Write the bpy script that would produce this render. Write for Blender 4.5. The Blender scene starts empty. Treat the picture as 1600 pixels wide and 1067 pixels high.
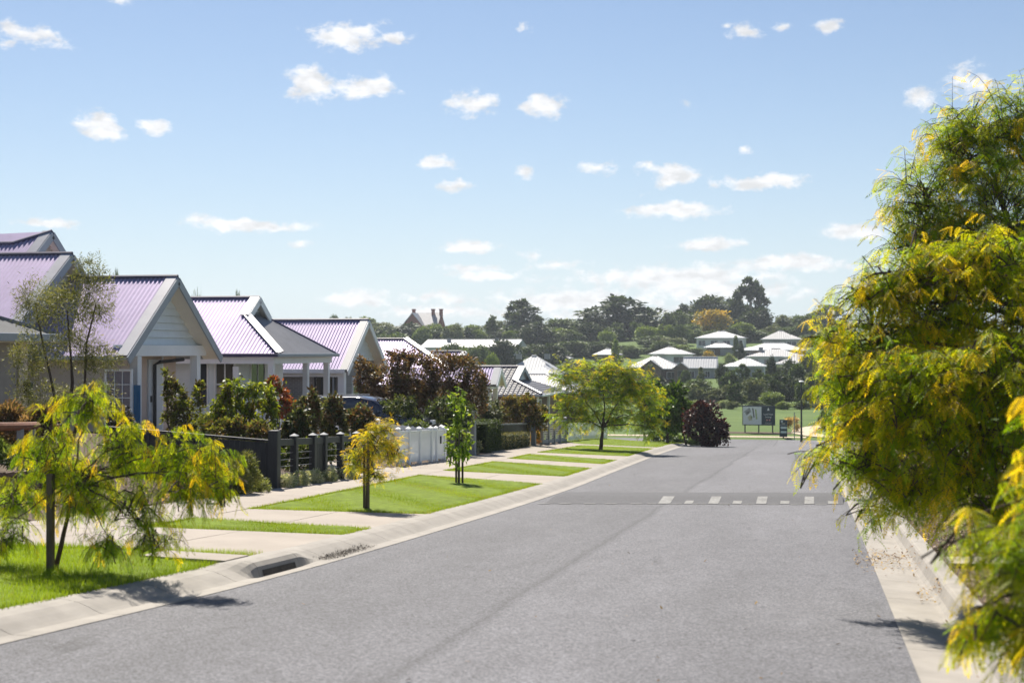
import bpy, bmesh, math, random
import numpy as np
from mathutils import Vector, Matrix
rng = np.random.default_rng(11)
random.seed(5)
scene = bpy.context.scene
COL = scene.collection
# ------------------------------------------------------------------ camera
FPX = 50/36*1600; CXP, CYP = 800.0, 533.5
EYE = np.array([0.0, 0.0, 1.75])
YAW = math.atan2(467, FPX); PITCH = math.atan2(16.5, FPX)
cam = bpy.data.cameras.new('camera'); cam.lens = 50; cam.sensor_width = 36; cam.sensor_fit = 'HORIZONTAL'
cam.clip_start = 0.1; cam.clip_end = 8000
cam.dof.use_dof = True; cam.dof.focus_distance = 33.0; cam.dof.aperture_fstop = 2.4
camo = bpy.data.objects.new('camera', cam); COL.objects.link(camo)
camo.location = EYE; camo.rotation_euler = (math.pi/2+PITCH, 0, YAW)
scene.camera = camo
# ------------------------------------------------------------------ sun, sky, exposure
SUN_EL = math.radians(48); SUN_AZ = math.radians(-26)      # azimuth measured from +Y towards +X
SUN_DIR = Vector((math.sin(SUN_AZ)*math.cos(SUN_EL), math.cos(SUN_AZ)*math.cos(SUN_EL), math.sin(SUN_EL)))
sun = bpy.data.lights.new('sun', 'SUN'); sun.energy = 4.8; sun.angle = math.radians(0.53); sun.color = (1.0, 0.93, 0.82)
suno = bpy.data.objects.new('sun', sun); COL.objects.link(suno)
suno.rotation_euler = SUN_DIR.to_track_quat('Z', 'Y').to_euler(); suno.location = (0, 0, 60)
scene.view_settings.view_transform = 'Standard'; scene.view_settings.look = 'None'
scene.view_settings.gamma = 1.0; scene.view_settings.exposure = 1.0
scene.view_settings.use_curve_mapping = False
scene.cycles.use_denoising = True
scene.cycles.max_bounces = 8; scene.cycles.diffuse_bounces = 5; scene.cycles.glossy_bounces = 3
scene.cycles.transmission_bounces = 4; scene.cycles.transparent_max_bounces = 6
scene.cycles.sample_clamp_indirect = 6.0
world = bpy.data.worlds.new('World'); scene.world = world; world.use_nodes = True

def cam_ray(px, py):
    fwd = np.array([-math.sin(YAW)*math.cos(PITCH), math.cos(YAW)*math.cos(PITCH), math.sin(PITCH)])
    rgt = np.array([math.cos(YAW), math.sin(YAW), 0.0]); up = np.cross(rgt, fwd)
    return fwd*FPX + rgt*(px-CXP) - up*(py-CYP)

def build_sky():
    nt = world.node_tree; nt.nodes.clear(); N = nt.nodes; L = nt.links
    out = N.new('ShaderNodeOutputWorld'); bg = N.new('ShaderNodeBackground')
    sky = N.new('ShaderNodeTexSky'); sky.sky_type = 'NISHITA'; sky.sun_disc = False
    sky.sun_elevation = SUN_EL; sky.sun_rotation = SUN_AZ
    sky.altitude = 450; sky.air_density = 1.0; sky.dust_density = 0.35; sky.ozone_density = 2.2
    SKY_STRENGTH = 0.05
    bg.inputs['Strength'].default_value = SKY_STRENGTH
    tc = N.new('ShaderNodeTexCoord')
    sep = N.new('ShaderNodeSeparateXYZ'); L.new(tc.outputs['Generated'], sep.inputs[0])
    def M(op, a, b=None, c=None, clamp=False):
        n = N.new('ShaderNodeMath'); n.operation = op; n.use_clamp = clamp
        for i, v in enumerate((a, b, c)):
            if v is None: continue
            if isinstance(v, (int, float)): n.inputs[i].default_value = v
            else: L.new(v, n.inputs[i])
        return n.outputs[0]
    az = M('ARCTAN2', sep.outputs[0], sep.outputs[1]); el = M('ARCSINE', sep.outputs[2])
    comb = N.new('ShaderNodeCombineXYZ'); L.new(az, comb.inputs[0]); L.new(el, comb.inputs[1])
    def noise(scale, detail, rough, sx=1, sy=1, z=0.0):
        mp = N.new('ShaderNodeMapping'); mp.inputs['Scale'].default_value = (sx, sy, 1); mp.inputs['Location'].default_value = (0, 0, z)
        L.new(comb.outputs[0], mp.inputs[0])
        t = N.new('ShaderNodeTexNoise'); t.inputs['Scale'].default_value = scale
        t.inputs['Detail'].default_value = detail; t.inputs['Roughness'].default_value = rough
        L.new(mp.outputs[0], t.inputs['Vector']); return t
    warp = noise(26, 4, 0.55, 1, 1.5)
    ws = N.new('ShaderNodeVectorMath'); ws.operation = 'SUBTRACT'; L.new(warp.outputs['Color'], ws.inputs[0]); ws.inputs[1].default_value = (0.5, 0.5, 0.5)
    wm = N.new('ShaderNodeVectorMath'); wm.operation = 'MULTIPLY'; L.new(ws.outputs[0], wm.inputs[0]); wm.inputs[1].default_value = (0.030, 0.013, 0)
    wa = N.new('ShaderNodeVectorMath'); wa.operation = 'ADD'; L.new(comb.outputs[0], wa.inputs[0]); L.new(wm.outputs[0], wa.inputs[1])
    # clouds: (pixel x, pixel y, half width, half height, thickness) in directions round the viewer
    CL = [(160,199,42,26,1.0),(240,198,28,14,.95),(487,132,46,30,1.05),(570,138,62,20,1.0),(540,58,70,24,.9),(600,62,60,12,.7),
          (40,50,60,18,.7),(80,66,34,16,.5),(15,70,16,10,.7),(740,165,42,22,.85),(850,165,42,20,1.0),(682,257,38,13,.9),(715,292,34,12,.75),
          (818,269,22,13,.85),(935,267,38,13,.65),(1055,275,50,18,.9),(1010,265,26,12,.5),(1190,284,82,14,1.0),(1110,290,18,10,.6),
          (1055,328,92,15,1.05),(1110,379,64,14,1.05),(1340,362,60,13,1.0),(1165,50,32,14,.85),(1135,45,14,8,.6),(1212,44,12,8,.5),
          (1293,45,28,13,.95),(1437,153,32,17,.8),(1515,125,46,28,.62),(1080,168,14,9,.4),(1168,233,14,7,.6),(815,44,16,9,.6),
          (75,347,62,9,.85),(390,352,120,11,.95),(315,346,34,15,.7),(470,383,18,8,.5),(730,387,60,13,.8),(830,397,40,9,.6),
          (760,432,90,12,.75),(870,412,60,10,.6),(555,468,70,17,.85),(680,470,90,12,.6),(900,470,180,24,.85),(1060,432,190,24,.9),
          (1230,412,110,18,.9),(1120,455,180,22,.85),(700,490,140,12,.75),(980,490,200,14,.75),(180,2,50,9,.5),(590,40,20,10,.4),(740,420,60,8,.6),(1000,300,16,6,.3)]
    acc = None
    for (px, py, hw, hh, th) in CL:
        d = cam_ray(px, py); d = d/np.linalg.norm(d)
        a0 = math.atan2(d[0], d[1]); e0 = math.asin(d[2])
        s = N.new('ShaderNodeVectorMath'); s.operation = 'SUBTRACT'; L.new(wa.outputs[0], s.inputs[0]); s.inputs[1].default_value = (a0, e0, 0)
        m = N.new('ShaderNodeVectorMath'); m.operation = 'MULTIPLY'; L.new(s.outputs[0], m.inputs[0]); m.inputs[1].default_value = (FPX/(hw*1.10), FPX/(hh*1.18), 0)
        ln = N.new('ShaderNodeVectorMath'); ln.operation = 'LENGTH'; L.new(m.outputs[0], ln.inputs[0])
        v = M('MULTIPLY_ADD', ln.outputs['Value'], -th, th)
        acc = v if acc is None else M('MAXIMUM', acc, v)
    # the same kind of scattered small clouds goes on all round the rest of the sky
    rest = noise(7, 6, 0.55, 1, 2.4, 3.0)
    a_c = -YAW
    da = M('ABSOLUTE', M('SUBTRACT', az, a_c))
    outside = M('MAXIMUM', M('MULTIPLY', M('SUBTRACT', da, 0.40), 12, clamp=True), M('MULTIPLY', M('SUBTRACT', el, 0.25), 12, clamp=True))
    rv = M('MULTIPLY', M('MULTIPLY', M('SUBTRACT', rest.outputs['Fac'], 0.60), 5.0), outside)
    rv = M('SUBTRACT', rv, M('MULTIPLY', M('SUBTRACT', 1.0, outside), 3.0))
    acc = M('MAXIMUM', acc, rv)
    fine = noise(85, 5, 0.62, 1, 1.5, 1.0)
    dens = M('ADD', acc, M('MULTIPLY', M('SUBTRACT', fine.outputs['Fac'], 0.52), 1.5))
    mr = N.new('ShaderNodeMapRange'); mr.interpolation_type = 'SMOOTHSTEP'
    mr.inputs['From Min'].default_value = 0.05; mr.inputs['From Max'].default_value = 0.60
    L.new(dens, mr.inputs['Value'])
    gate = M('MULTIPLY', M('ADD', acc, 0.25), 5.0, clamp=True)
    fac = M('MULTIPLY', M('MULTIPLY', mr.outputs[0], gate), 0.93)
    # thin veil of haze towards the horizon
    shade = noise(60, 3, 0.5, 1, 2, 7.0)
    cr = N.new('ShaderNodeMapRange'); cr.inputs['To Min'].default_value = 0.80; cr.inputs['To Max'].default_value = 1.06
    cr.inputs['From Min'].default_value = 0.35; cr.inputs['From Max'].default_value = 0.6
    L.new(shade.outputs['Fac'], cr.inputs['Value'])
    cc = N.new('ShaderNodeVectorMath'); cc.operation = 'SCALE'
    cc.inputs[0].default_value = tuple(v*0.50/SKY_STRENGTH for v in (1.0, 1.0, 1.01)); L.new(cr.outputs[0], cc.inputs['Scale'])
    tint = N.new('ShaderNodeMix'); tint.data_type = 'RGBA'; tint.blend_type = 'MULTIPLY'; tint.inputs['Factor'].default_value = 1.0
    L.new(sky.outputs[0], tint.inputs[6]); tint.inputs[7].default_value = (0.93, 0.95, 1.0, 1)
    mix = N.new('ShaderNodeMix'); mix.data_type = 'RGBA'; L.new(fac, mix.inputs['Factor'])
    hz = M('EXPONENT', M('MULTIPLY', M('MAXIMUM', el, 0.0), -9.0))
    hmix = N.new('ShaderNodeMix'); hmix.data_type = 'RGBA'; L.new(M('MULTIPLY', hz, 0.92), hmix.inputs['Factor'])
    L.new(tint.outputs[2], hmix.inputs[6]); hmix.inputs[7].default_value = tuple(v/SKY_STRENGTH for v in (0.345, 0.40, 0.445))+(1,)
    L.new(hmix.outputs[2], mix.inputs[6]); L.new(cc.outputs[0], mix.inputs[7])
    L.new(mix.outputs[2], bg.inputs['Color']); L.new(bg.outputs[0], out.inputs[0])
build_sky()

# ------------------------------------------------------------------ the lie of the land
def smooth(a, b, x):
    t = min(1.0, max(0.0, (x-a)/(b-a))); return t*t*(3-2*t)
SL = -0.0423
FARZ = [(118,-5.5),(190,-5.7),(250,-5.2),(288,-4.0),(305,-3.2),(318,-2.0),(335,-.6),(355,1.8),(380,4.0),(430,6.5),(500,8.0),(700,6.0),(1200,3.0),(6000,2.0)]
def road_z(Y):
    if Y < 72: return SL*Y
    if Y < 118:
        y0, z0, y1, z1 = 72, SL*72, 118, -5.5; h = y1-y0; t = (Y-y0)/h
        return (2*t**3-3*t*t+1)*z0+(t**3-2*t*t+t)*h*SL+(-2*t**3+3*t*t)*z1
    return float(np.interp(Y, [a for a, b in FARZ], [b for a, b in FARZ]))
XLT = [(-30,-9.5),(0,-6.75),(6,-6.15),(9.5,-5.88),(11,-5.66),(13.5,-5.45),(17,-5.33),(25,-5.25),(32,-5.3),(42,-5.65),(50,-5.9),(61,-6.25),(80,-6.6),(104,-7.0),(9999,-7.0)]
_xa = np.array([a for a, b in XLT]); _xb = np.array([b for a, b in XLT])
def xl(Y):                                   # left edge of the asphalt, softened
    return float(sum(np.interp(Y+d, _xa, _xb) for d in (-2, -1, 0, 1, 2))/5)
XR = 0.71
def ground(X, Y):
    r = road_z(Y); e = xl(Y); w = 1-smooth(88, 108, Y)
    if X < e:
        u = e-X
        if u < 0.6: z = 0.11*smooth(0.18, 0.6, u)
        else:
            z = 0.11+0.03*(e-0.6-max(X, -10.6))
            if X < -10.6: z += 0.085*(-10.6-max(X, -20.0))
        return r+z*w
    if X > XR:
        u = X-XR
        z = 0.15*smooth(0.42, 0.55, u)+0.02*max(0, min(u, 6)-0.65)
        return r+z*w
    return r
def hit(px, py, g=ground, y0=3.0):
    d = cam_ray(px, py); d = d/d[1]; Y = y0
    while Y < 1500:
        p = EYE+d*Y
        if p[2] <= g(p[0], p[1]): return p
        Y += 0.05 if Y < 150 else 0.5
    return EYE+d*Y
def at_y(px, py, Y):
    d = cam_ray(px, py); return EYE+d*(Y/d[1])
def at_x(px, py, X):
    d = cam_ray(px, py); return EYE+d*(X/d[0])
def on_ground_y(px, Y):                       # ground point at distance Y straight below pixel column px
    d = cam_ray(px, 550); p = EYE+d*(Y/d[1]); p[2] = ground(p[0], Y); return p
def on_ground_x(px, X):
    d = cam_ray(px, 550); p = EYE+d*(X/d[0]); p[2] = ground(X, p[1]); return p

# ------------------------------------------------------------------ mesh helpers
def make_mesh(name, V, Fc, mats=(), colors=None, smooth_shade=False, fm=None):
    """V (n,3); Fc: list of faces or (m,k) int array"""
    me = bpy.data.meshes.new(name)
    V = np.asarray(V, dtype=np.float32)
    if isinstance(Fc, np.ndarray):
        m, k = Fc.shape
        me.vertices.add(len(V)); me.vertices.foreach_set('co', V.ravel())
        me.loops.add(m*k); me.loops.foreach_set('vertex_index', Fc.astype(np.int32).ravel())
        me.polygons.add(m)
        me.polygons.foreach_set('loop_start', np.arange(0, m*k, k, dtype=np.int32))
        me.polygons.foreach_set('loop_total', np.full(m, k, dtype=np.int32))
        me.update(calc_edges=True)
    else:
        me.from_pydata([tuple(map(float, v)) for v in V], [], [tuple(int(i) for i in f) for f in Fc]); me.update()
    for m_ in mats: me.materials.append(m_)
    if fm is not None: me.polygons.foreach_set('material_index', np.asarray(fm, dtype=np.int32))
    if colors is not None:
        a = me.color_attributes.new('col', 'FLOAT_COLOR', 'POINT')
        c = np.ones((len(V), 4), dtype=np.float32); c[:, :3] = colors; a.data.foreach_set('color', c.ravel())
    if smooth_shade: me.polygons.foreach_set('use_smooth', np.ones(len(me.polygons), dtype=bool))
    return me
def link(name, me, parent=None, loc=None, rz=None):
    o = bpy.data.objects.new(name, me); COL.objects.link(o)
    if parent is not None: o.parent = parent
    if loc is not None: o.location = loc
    if rz is not None: o.rotation_euler = (0, 0, rz)
    return o
def tag(o, label=None, cat=None, group=None, kind=None):
    if label: o['label'] = label
    if cat: o['category'] = cat
    if group: o['group'] = group
    if kind: o['kind'] = kind
    return o
def thing(name, label, cat, loc=(0, 0, 0), rz=0.0, group=None):
    o = bpy.data.objects.new(name, None); COL.objects.link(o); o.empty_display_size = 0.2
    o.location = tuple(map(float, loc)); o.rotation_euler = (0, 0, rz)
    return tag(o, label, cat, group)
def copy_tree(o, parent=None):
    c = o.copy(); COL.objects.link(c); c.parent = parent
    for ch in o.children: copy_tree(ch, c)
    return c

class MB:
    def __init__(s): s.v = []; s.f = []
    def add(s, V, Fc):
        n = len(s.v); s.v += [tuple(map(float, p)) for p in V]; s.f += [tuple(i+n for i in q) for q in Fc]; return s
    def box(s, c, size, rz=0.0, rot=None):
        hx, hy, hz = size[0]/2, size[1]/2, size[2]/2
        P = [Vector((x, y, z)) for z in (-hz, hz) for (x, y) in ((-hx,-hy),(hx,-hy),(hx,hy),(-hx,hy))]
        Mx = rot if rot is not None else Matrix.Rotation(rz, 3, 'Z')
        c = Vector(tuple(map(float, c)))
        return s.add([Mx@p+c for p in P], [(0,3,2,1),(4,5,6,7),(0,1,5,4),(1,2,6,5),(2,3,7,6),(3,0,4,7)])
    def bx(s, x0, x1, y0, y1, z0, z1):
        return s.box(((x0+x1)/2, (y0+y1)/2, (z0+z1)/2), (abs(x1-x0), abs(y1-y0), abs(z1-z0)))
    def bar(s, a, b, w, h, upv=(0, 0, 1)):
        a = Vector(tuple(map(float, a))); b = Vector(tuple(map(float, b))); d = (b-a)
        if d.length < 1e-6: return s
        d.normalize(); u = Vector(upv); sd = d.cross(u)
        if sd.length < 1e-4: sd = d.cross(Vector((1, 0, 0)))
        sd.normalize(); u = sd.cross(d).normalized()
        P = [p+sd*sx*w/2+u*sy*h/2 for p in (a, b) for (sx, sy) in ((-1,-1),(1,-1),(1,1),(-1,1))]
        return s.add(P, [(0,1,2,3),(7,6,5,4),(0,4,5,1),(1,5,6,2),(2,6,7,3),(3,7,4,0)])
    def tube(s, pts, rad, seg=6):
        pts = [Vector(tuple(map(float, p))) for p in pts]; n0 = len(s.v); rings = []
        if not hasattr(rad, '__len__'): rad = [rad]*len(pts)
        prev = None
        for i, p in enumerate(pts):
            d = (pts[min(i+1, len(pts)-1)]-pts[max(i-1, 0)]).normalized()
            sd = d.cross(Vector((0, 1, 0.13)) if prev is None else prev)
            if prev is None:
                if sd.length < 1e-3: sd = d.cross(Vector((1, 0, 0)))
                a = sd.normalized()
            else: a = (prev-d*prev.dot(d)).normalized()
            prev = a; b = d.cross(a)
            for k in range(seg):
                t = 2*math.pi*k/seg; s.v.append(tuple(p+(a*math.cos(t)+b*math.sin(t))*rad[i]))
        for i in range(len(pts)-1):
            for k in range(seg):
                s.f.append((n0+i*seg+k, n0+i*seg+(k+1)%seg, n0+(i+1)*seg+(k+1)%seg, n0+(i+1)*seg+k))
        s.f.append(tuple(n0+k for k in range(seg))[::-1]); s.f.append(tuple(n0+(len(pts)-1)*seg+k for k in range(seg)))
        return s
    def prism(s, poly, off):                 # polygon (3D points) pushed by a vector
        n = len(poly); P = [Vector(tuple(map(float, p))) for p in poly]; o = Vector(tuple(map(float, off)))
        return s.add(P+[p+o for p in P], [tuple(range(n))[::-1], tuple(range(n, 2*n))]+[(i, (i+1)%n, n+(i+1)%n, n+i) for i in range(n)])
    def mesh(s, name, mat, sm=False):
        return make_mesh(name, np.array(s.v, dtype=np.float32), s.f, [mat], smooth_shade=sm)
    def build(s, name, mat, parent=None, bevel=0.0, sm=False):
        me = s.mesh(name, mat, sm)
        bm = bmesh.new(); bm.from_mesh(me); bmesh.ops.recalc_face_normals(bm, faces=bm.faces)
        if bevel > 0: bmesh.ops.bevel(bm, geom=list(bm.edges), offset=bevel, segments=1, affect='EDGES', clamp_overlap=True)
        bm.to_mesh(me); bm.free()
        return link(name, me, parent)

# ------------------------------------------------------------------ materials
MATS = {}
def new_mat(name):
    m = bpy.data.materials.new(name); m.use_nodes = True; MATS[name] = m
    nt = m.node_tree; return m, nt, nt.nodes['Principled BSDF']
def pmat(name, col, rough=0.6, spec=0.4, metal=0.0, var=0.10, scale=4.0, bump=0.0, bscale=60.0, stretch=(1,1,1), dirt=0.0, coords='Object', col2=None):
    m, nt, b = new_mat(name); N, L = nt.nodes, nt.links
    b.inputs['Roughness'].default_value = rough; b.inputs['Specular IOR Level'].default_value = spec; b.inputs['Metallic'].default_value = metal
    tc = N.new('ShaderNodeTexCoord'); mp = N.new('ShaderNodeMapping'); mp.inputs['Scale'].default_value = stretch
    geo = N.new('ShaderNodeNewGeometry')
    L.new(geo.outputs['Position'] if coords == 'World' else tc.outputs['Object'], mp.inputs[0])
    n = N.new('ShaderNodeTexNoise'); n.inputs['Scale'].default_value = scale; n.inputs['Detail'].default_value = 6; n.inputs['Roughness'].default_value = 0.6
    L.new(mp.outputs[0], n.inputs['Vector'])
    r = N.new('ShaderNodeValToRGB'); r.color_ramp.elements[0].position = 0.3; r.color_ramp.elements[1].position = 0.7
    c = np.array(col); c2 = np.array(col2) if col2 is not None else c*(1+var)
    r.color_ramp.elements[0].color = (*(c*(1-var)), 1); r.color_ramp.elements[1].color = (*np.clip(c2, 0, 1), 1)
    L.new(n.outputs['Fac'], r.inputs[0]); last = r.outputs[0]
    if dirt > 0:
        n2 = N.new('ShaderNodeTexNoise'); n2.inputs['Scale'].default_value = scale*0.22; n2.inputs['Detail'].default_value = 8; n2.inputs['Roughness'].default_value = 0.7
        L.new(mp.outputs[0], n2.inputs['Vector'])
        mr = N.new('ShaderNodeMapRange'); mr.inputs['From Min'].default_value = 0.48; mr.inputs['From Max'].default_value = 0.75; mr.inputs['To Max'].default_value = dirt
        L.new(n2.outputs['Fac'], mr.inputs['Value'])
        mx = N.new('ShaderNodeMix'); mx.data_type = 'RGBA'; L.new(mr.outputs[0], mx.inputs['Factor']); L.new(last, mx.inputs[6]); mx.inputs[7].default_value = (*(c*0.45), 1)
        last = mx.outputs[2]
    L.new(last, b.inputs['Base Color'])
    if bump > 0:
        n3 = N.new('ShaderNodeTexNoise'); n3.inputs['Scale'].default_value = bscale; n3.inputs['Detail'].default_value = 3
        L.new(mp.outputs[0], n3.inputs['Vector'])
        bp = N.new('ShaderNodeBump'); bp.inputs['Strength'].default_value = bump; bp.inputs['Distance'].default_value = 0.01
        L.new(n3.outputs['Fac'], bp.inputs['Height']); L.new(bp.outputs[0], b.inputs['Normal'])
    return m
def leaf_mat(name, trans=0.45, rough=0.45, spec=0.35, tcol=(1.22, 1.10, 0.5)):
    m, nt, b = new_mat(name); N, L = nt.nodes, nt.links
    a = N.new('ShaderNodeVertexColor'); a.layer_name = 'col'
    L.new(a.outputs['Color'], b.inputs['Base Color']); b.inputs['Roughness'].default_value = rough; b.inputs['Specular IOR Level'].default_value = spec
    t = N.new('ShaderNodeBsdfTranslucent'); mu = N.new('ShaderNodeMix'); mu.data_type = 'RGBA'; mu.blend_type = 'MULTIPLY'; mu.inputs['Factor'].default_value = 1
    L.new(a.outputs['Color'], mu.inputs[6]); mu.inputs[7].default_value = (*tcol, 1); L.new(mu.outputs[2], t.inputs['Color'])
    ms = N.new('ShaderNodeMixShader'); ms.inputs[0].default_value = trans
    L.new(b.outputs[0], ms.inputs[1]); L.new(t.outputs[0], ms.inputs[2]); L.new(ms.outputs[0], N['Material Output'].inputs['Surface'])
    return m

def asphalt_mat():
    m, nt, b = new_mat('asphalt'); N, L = nt.nodes, nt.links
    geo = N.new('ShaderNodeNewGeometry'); P = geo.outputs['Position']
    sep = N.new('ShaderNodeSeparateXYZ'); L.new(P, sep.inputs[0])
    def nz(scale, detail=4, rough=0.6, st=(1, 1, 1)):
        mp = N.new('ShaderNodeMapping'); mp.inputs['Scale'].default_value = st; L.new(P, mp.inputs[0])
        t = N.new('ShaderNodeTexNoise'); t.inputs['Scale'].default_value = scale; t.inputs['Detail'].default_value = detail; t.inputs['Roughness'].default_value = rough
        L.new(mp.outputs[0], t.inputs['Vector']); return t.outputs['Fac']
    def M(op, a, bb=None, c=None, clamp=False):
        n = N.new('ShaderNodeMath'); n.operation = op; n.use_clamp = clamp
        for i, v in enumerate((a, bb, c)):
            if v is None: continue
            if isinstance(v, (int, float)): n.inputs[i].default_value = v
            else: L.new(v, n.inputs[i])
        return n.outputs[0]
    vo = N.new('ShaderNodeTexVoronoi'); vo.inputs['Scale'].default_value = 70; L.new(P, vo.inputs['Vector'])
    vsep = N.new('ShaderNodeSeparateXYZ'); L.new(vo.outputs['Color'], vsep.inputs[0])
    grain = M('MULTIPLY_ADD', M('POWER', vsep.outputs[0], 1.4), 0.115, 0.055)
    big = nz(0.45, 6, 0.65, (1, 0.16, 1)); mid = nz(3.0, 5, 0.65, (1, 0.5, 1))
    v = M('MULTIPLY', grain, M('MULTIPLY_ADD', big, 0.95, 0.50))
    v = M('MULTIPLY', v, M('MULTIPLY_ADD', mid, 0.50, 0.72))
    # joint between the two laid lanes, wandering a little
    wob = M('MULTIPLY_ADD', nz(0.16, 2, 0.5, (0.05, 1, 0)), 0.30, -2.85)
    dx = M('SUBTRACT', sep.outputs[0], wob)
    seam = M('SUBTRACT', 1.0, M('MULTIPLY', M('ABSOLUTE', dx), 9.0, clamp=True))
    lane = M('MULTIPLY', M('GREATER_THAN', 0.0, dx), 0.15)
    v = M('MULTIPLY', v, M('SUBTRACT', 1.0, M('MULTIPLY', M('MULTIPLY', seam, M('MULTIPLY', mid, 1.4)), 0.40)))
    v = M('MULTIPLY', v, M('SUBTRACT', 1.0, lane))
    # sealed scuffs
    sc = nz(1.1, 6, 0.75, (1.6, 0.30, 1)); scm = N.new('ShaderNodeMapRange'); scm.inputs['From Min'].default_value = 0.63; scm.inputs['From Max'].default_value = 0.72; scm.inputs['To Max'].default_value = 0.36
    L.new(sc, scm.inputs['Value']); v = M('MULTIPLY', v, M('SUBTRACT', 1.0, scm.outputs[0]))
    cc = N.new('ShaderNodeCombineColor'); v = M('MULTIPLY', v, 1.14); L.new(M('MULTIPLY', v, 1.0), cc.inputs[0]); L.new(M('MULTIPLY', v, 1.0), cc.inputs[1]); L.new(M('MULTIPLY', v, 1.12), cc.inputs[2])
    L.new(cc.outputs[0], b.inputs['Base Color'])
    b.inputs['Roughness'].default_value = 0.82; b.inputs['Specular IOR Level'].default_value = 0.33
    bp = N.new('ShaderNodeBump'); bp.inputs['Strength'].default_value = 0.55; bp.inputs['Distance'].default_value = 0.008
    L.new(vo.outputs['Distance'], bp.inputs['Height']); L.new(bp.outputs[0], b.inputs['Normal'])
    return m
asphalt_mat()
pmat('asphalt_dark', (0.080, 0.080, 0.088), 0.84, 0.3, var=0.35, scale=40, bump=0.6, bscale=120, coords='World', dirt=0.3)
pmat('concrete', (0.31, 0.272, 0.235), 0.85, 0.2, var=0.09, scale=1.3, bump=0.3, bscale=90, coords='World', dirt=0.28)
pmat('kerb_concrete', (0.29, 0.268, 0.24), 0.85, 0.25, var=0.12, scale=3.0, bump=0.3, bscale=80, coords='World', dirt=0.38)
pmat('inlet_shade', (0.08, 0.07, 0.06), 0.95, 0.1, var=0.3, scale=9, coords='World')  # dark colour painted as the shade inside the inlet slot
pmat('soil', (0.10, 0.075, 0.055), 0.95, 0.1, var=0.4, scale=6, bump=0.6, bscale=25, coords='World')
pmat('lawn_soil', (0.13, 0.18, 0.022), 0.95, 0.1, var=0.35, scale=5, bump=0.6, bscale=60, coords='World', dirt=0.25)
pmat('terrain', (0.085, 0.135, 0.03), 0.95, 0.1, var=0.35, scale=0.25, bump=0.5, bscale=8, coords='World', dirt=0.25)
pmat('field', (0.065, 0.125, 0.018), 0.9, 0.15, var=0.25, scale=0.22, bump=0.5, bscale=10, coords='World', stretch=(0.35, 1.0, 1), dirt=0.2, col2=(0.10, 0.15, 0.03))
pmat('path_gravel', (0.50, 0.42, 0.32), 0.95, 0.1, var=0.15, scale=2, bump=0.5, bscale=40, coords='World', dirt=0.2)
pmat('road_paint', (0.20, 0.198, 0.192), 0.75, 0.3, var=0.30, scale=14, coords='World', dirt=0.95)
pmat('white_paint', (0.82, 0.83, 0.84), 0.45, 0.4, var=0.03, scale=2, dirt=0.06)
pmat('cream_paint', (0.76, 0.72, 0.63), 0.5, 0.35, var=0.04, scale=2)
pmat('gable_board_paint', (0.72, 0.77, 0.80), 0.5, 0.4, var=0.04, scale=3)
pmat('trim_grey', (0.30, 0.33, 0.37), 0.45, 0.45, var=0.05, scale=3)
pmat('grey_render', (0.30, 0.285, 0.27), 0.85, 0.2, var=0.06, scale=2, bump=0.2)
pmat('tan_render', (0.54, 0.48, 0.41), 0.85, 0.2, var=0.06, scale=2, bump=0.2)
pmat('peach_board', (0.60, 0.47, 0.40), 0.6, 0.3, var=0.05, scale=3)
pmat('charcoal_timber', (0.030, 0.031, 0.036), 0.55, 0.45, var=0.35, scale=5, stretch=(3, 3, 0.5), bump=0.25, bscale=30)
pmat('black_metal', (0.015, 0.015, 0.017), 0.4, 0.5, var=0.2)
pmat('grey_post', (0.26, 0.27, 0.29), 0.6, 0.35, var=0.1, scale=4)
pmat('slat_cream', (0.52, 0.50, 0.43), 0.6, 0.3, var=0.08, scale=4)
pmat('stake_wood', (0.13, 0.10, 0.075), 0.85, 0.2, var=0.3, scale=8, stretch=(4, 4, 0.6), bump=0.4, bscale=40)
pmat('bark', (0.085, 0.06, 0.045), 0.9, 0.2, var=0.35, scale=14, stretch=(2, 2, 0.6), bump=0.7, bscale=30)
pmat('bark_pale', (0.22, 0.19, 0.155), 0.9, 0.2, var=0.3, scale=10, stretch=(2, 2, 0.6), bump=0.5, bscale=30)
pmat('edging_rust', (0.20, 0.085, 0.05), 0.75, 0.3, var=0.3, scale=6)
pmat('red_brick', (0.27, 0.075, 0.05), 0.85, 0.2, var=0.2, scale=3)
pmat('brown_brick', (0.19, 0.13, 0.105), 0.85, 0.2, var=0.2, scale=3)
pmat('hill_white', (0.70, 0.70, 0.70), 0.7, 0.3, var=0.05, scale=1)
pmat('hill_grey', (0.36, 0.36, 0.37), 0.8, 0.3, var=0.1, scale=1)
pmat('door_white', (0.62, 0.64, 0.66), 0.4, 0.4, var=0.04)
pmat('blue_curtain', (0.035, 0.13, 0.26), 0.8, 0.2, var=0.2, scale=6, stretch=(6, 6, 0.3))
pmat('blind', (0.30, 0.32, 0.38), 0.6, 0.3, var=0.1)
pmat('sign_dark', (0.035, 0.055, 0.075), 0.5, 0.4, var=0.12)
pmat('sign_white', (0.72, 0.73, 0.76), 0.5, 0.4, var=0.04)
pmat('map_green', (0.40, 0.46, 0.24), 0.6, 0.3); pmat('map_grey', (0.36, 0.36, 0.37), 0.6, 0.3); pmat('map_dark', (0.10, 0.10, 0.11), 0.6, 0.3)
pmat('map_tan', (0.58, 0.54, 0.42), 0.6, 0.3); pmat('pink', (0.55, 0.26, 0.25), 0.6, 0.3)
pmat('lamp_glass', (0.75, 0.75, 0.72), 0.3, 0.5, var=0.02)
pmat('rubber', (0.012, 0.012, 0.012), 0.9, 0.2); pmat('alloy', (0.45, 0.46, 0.48), 0.35, 0.5, metal=0.9)
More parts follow.
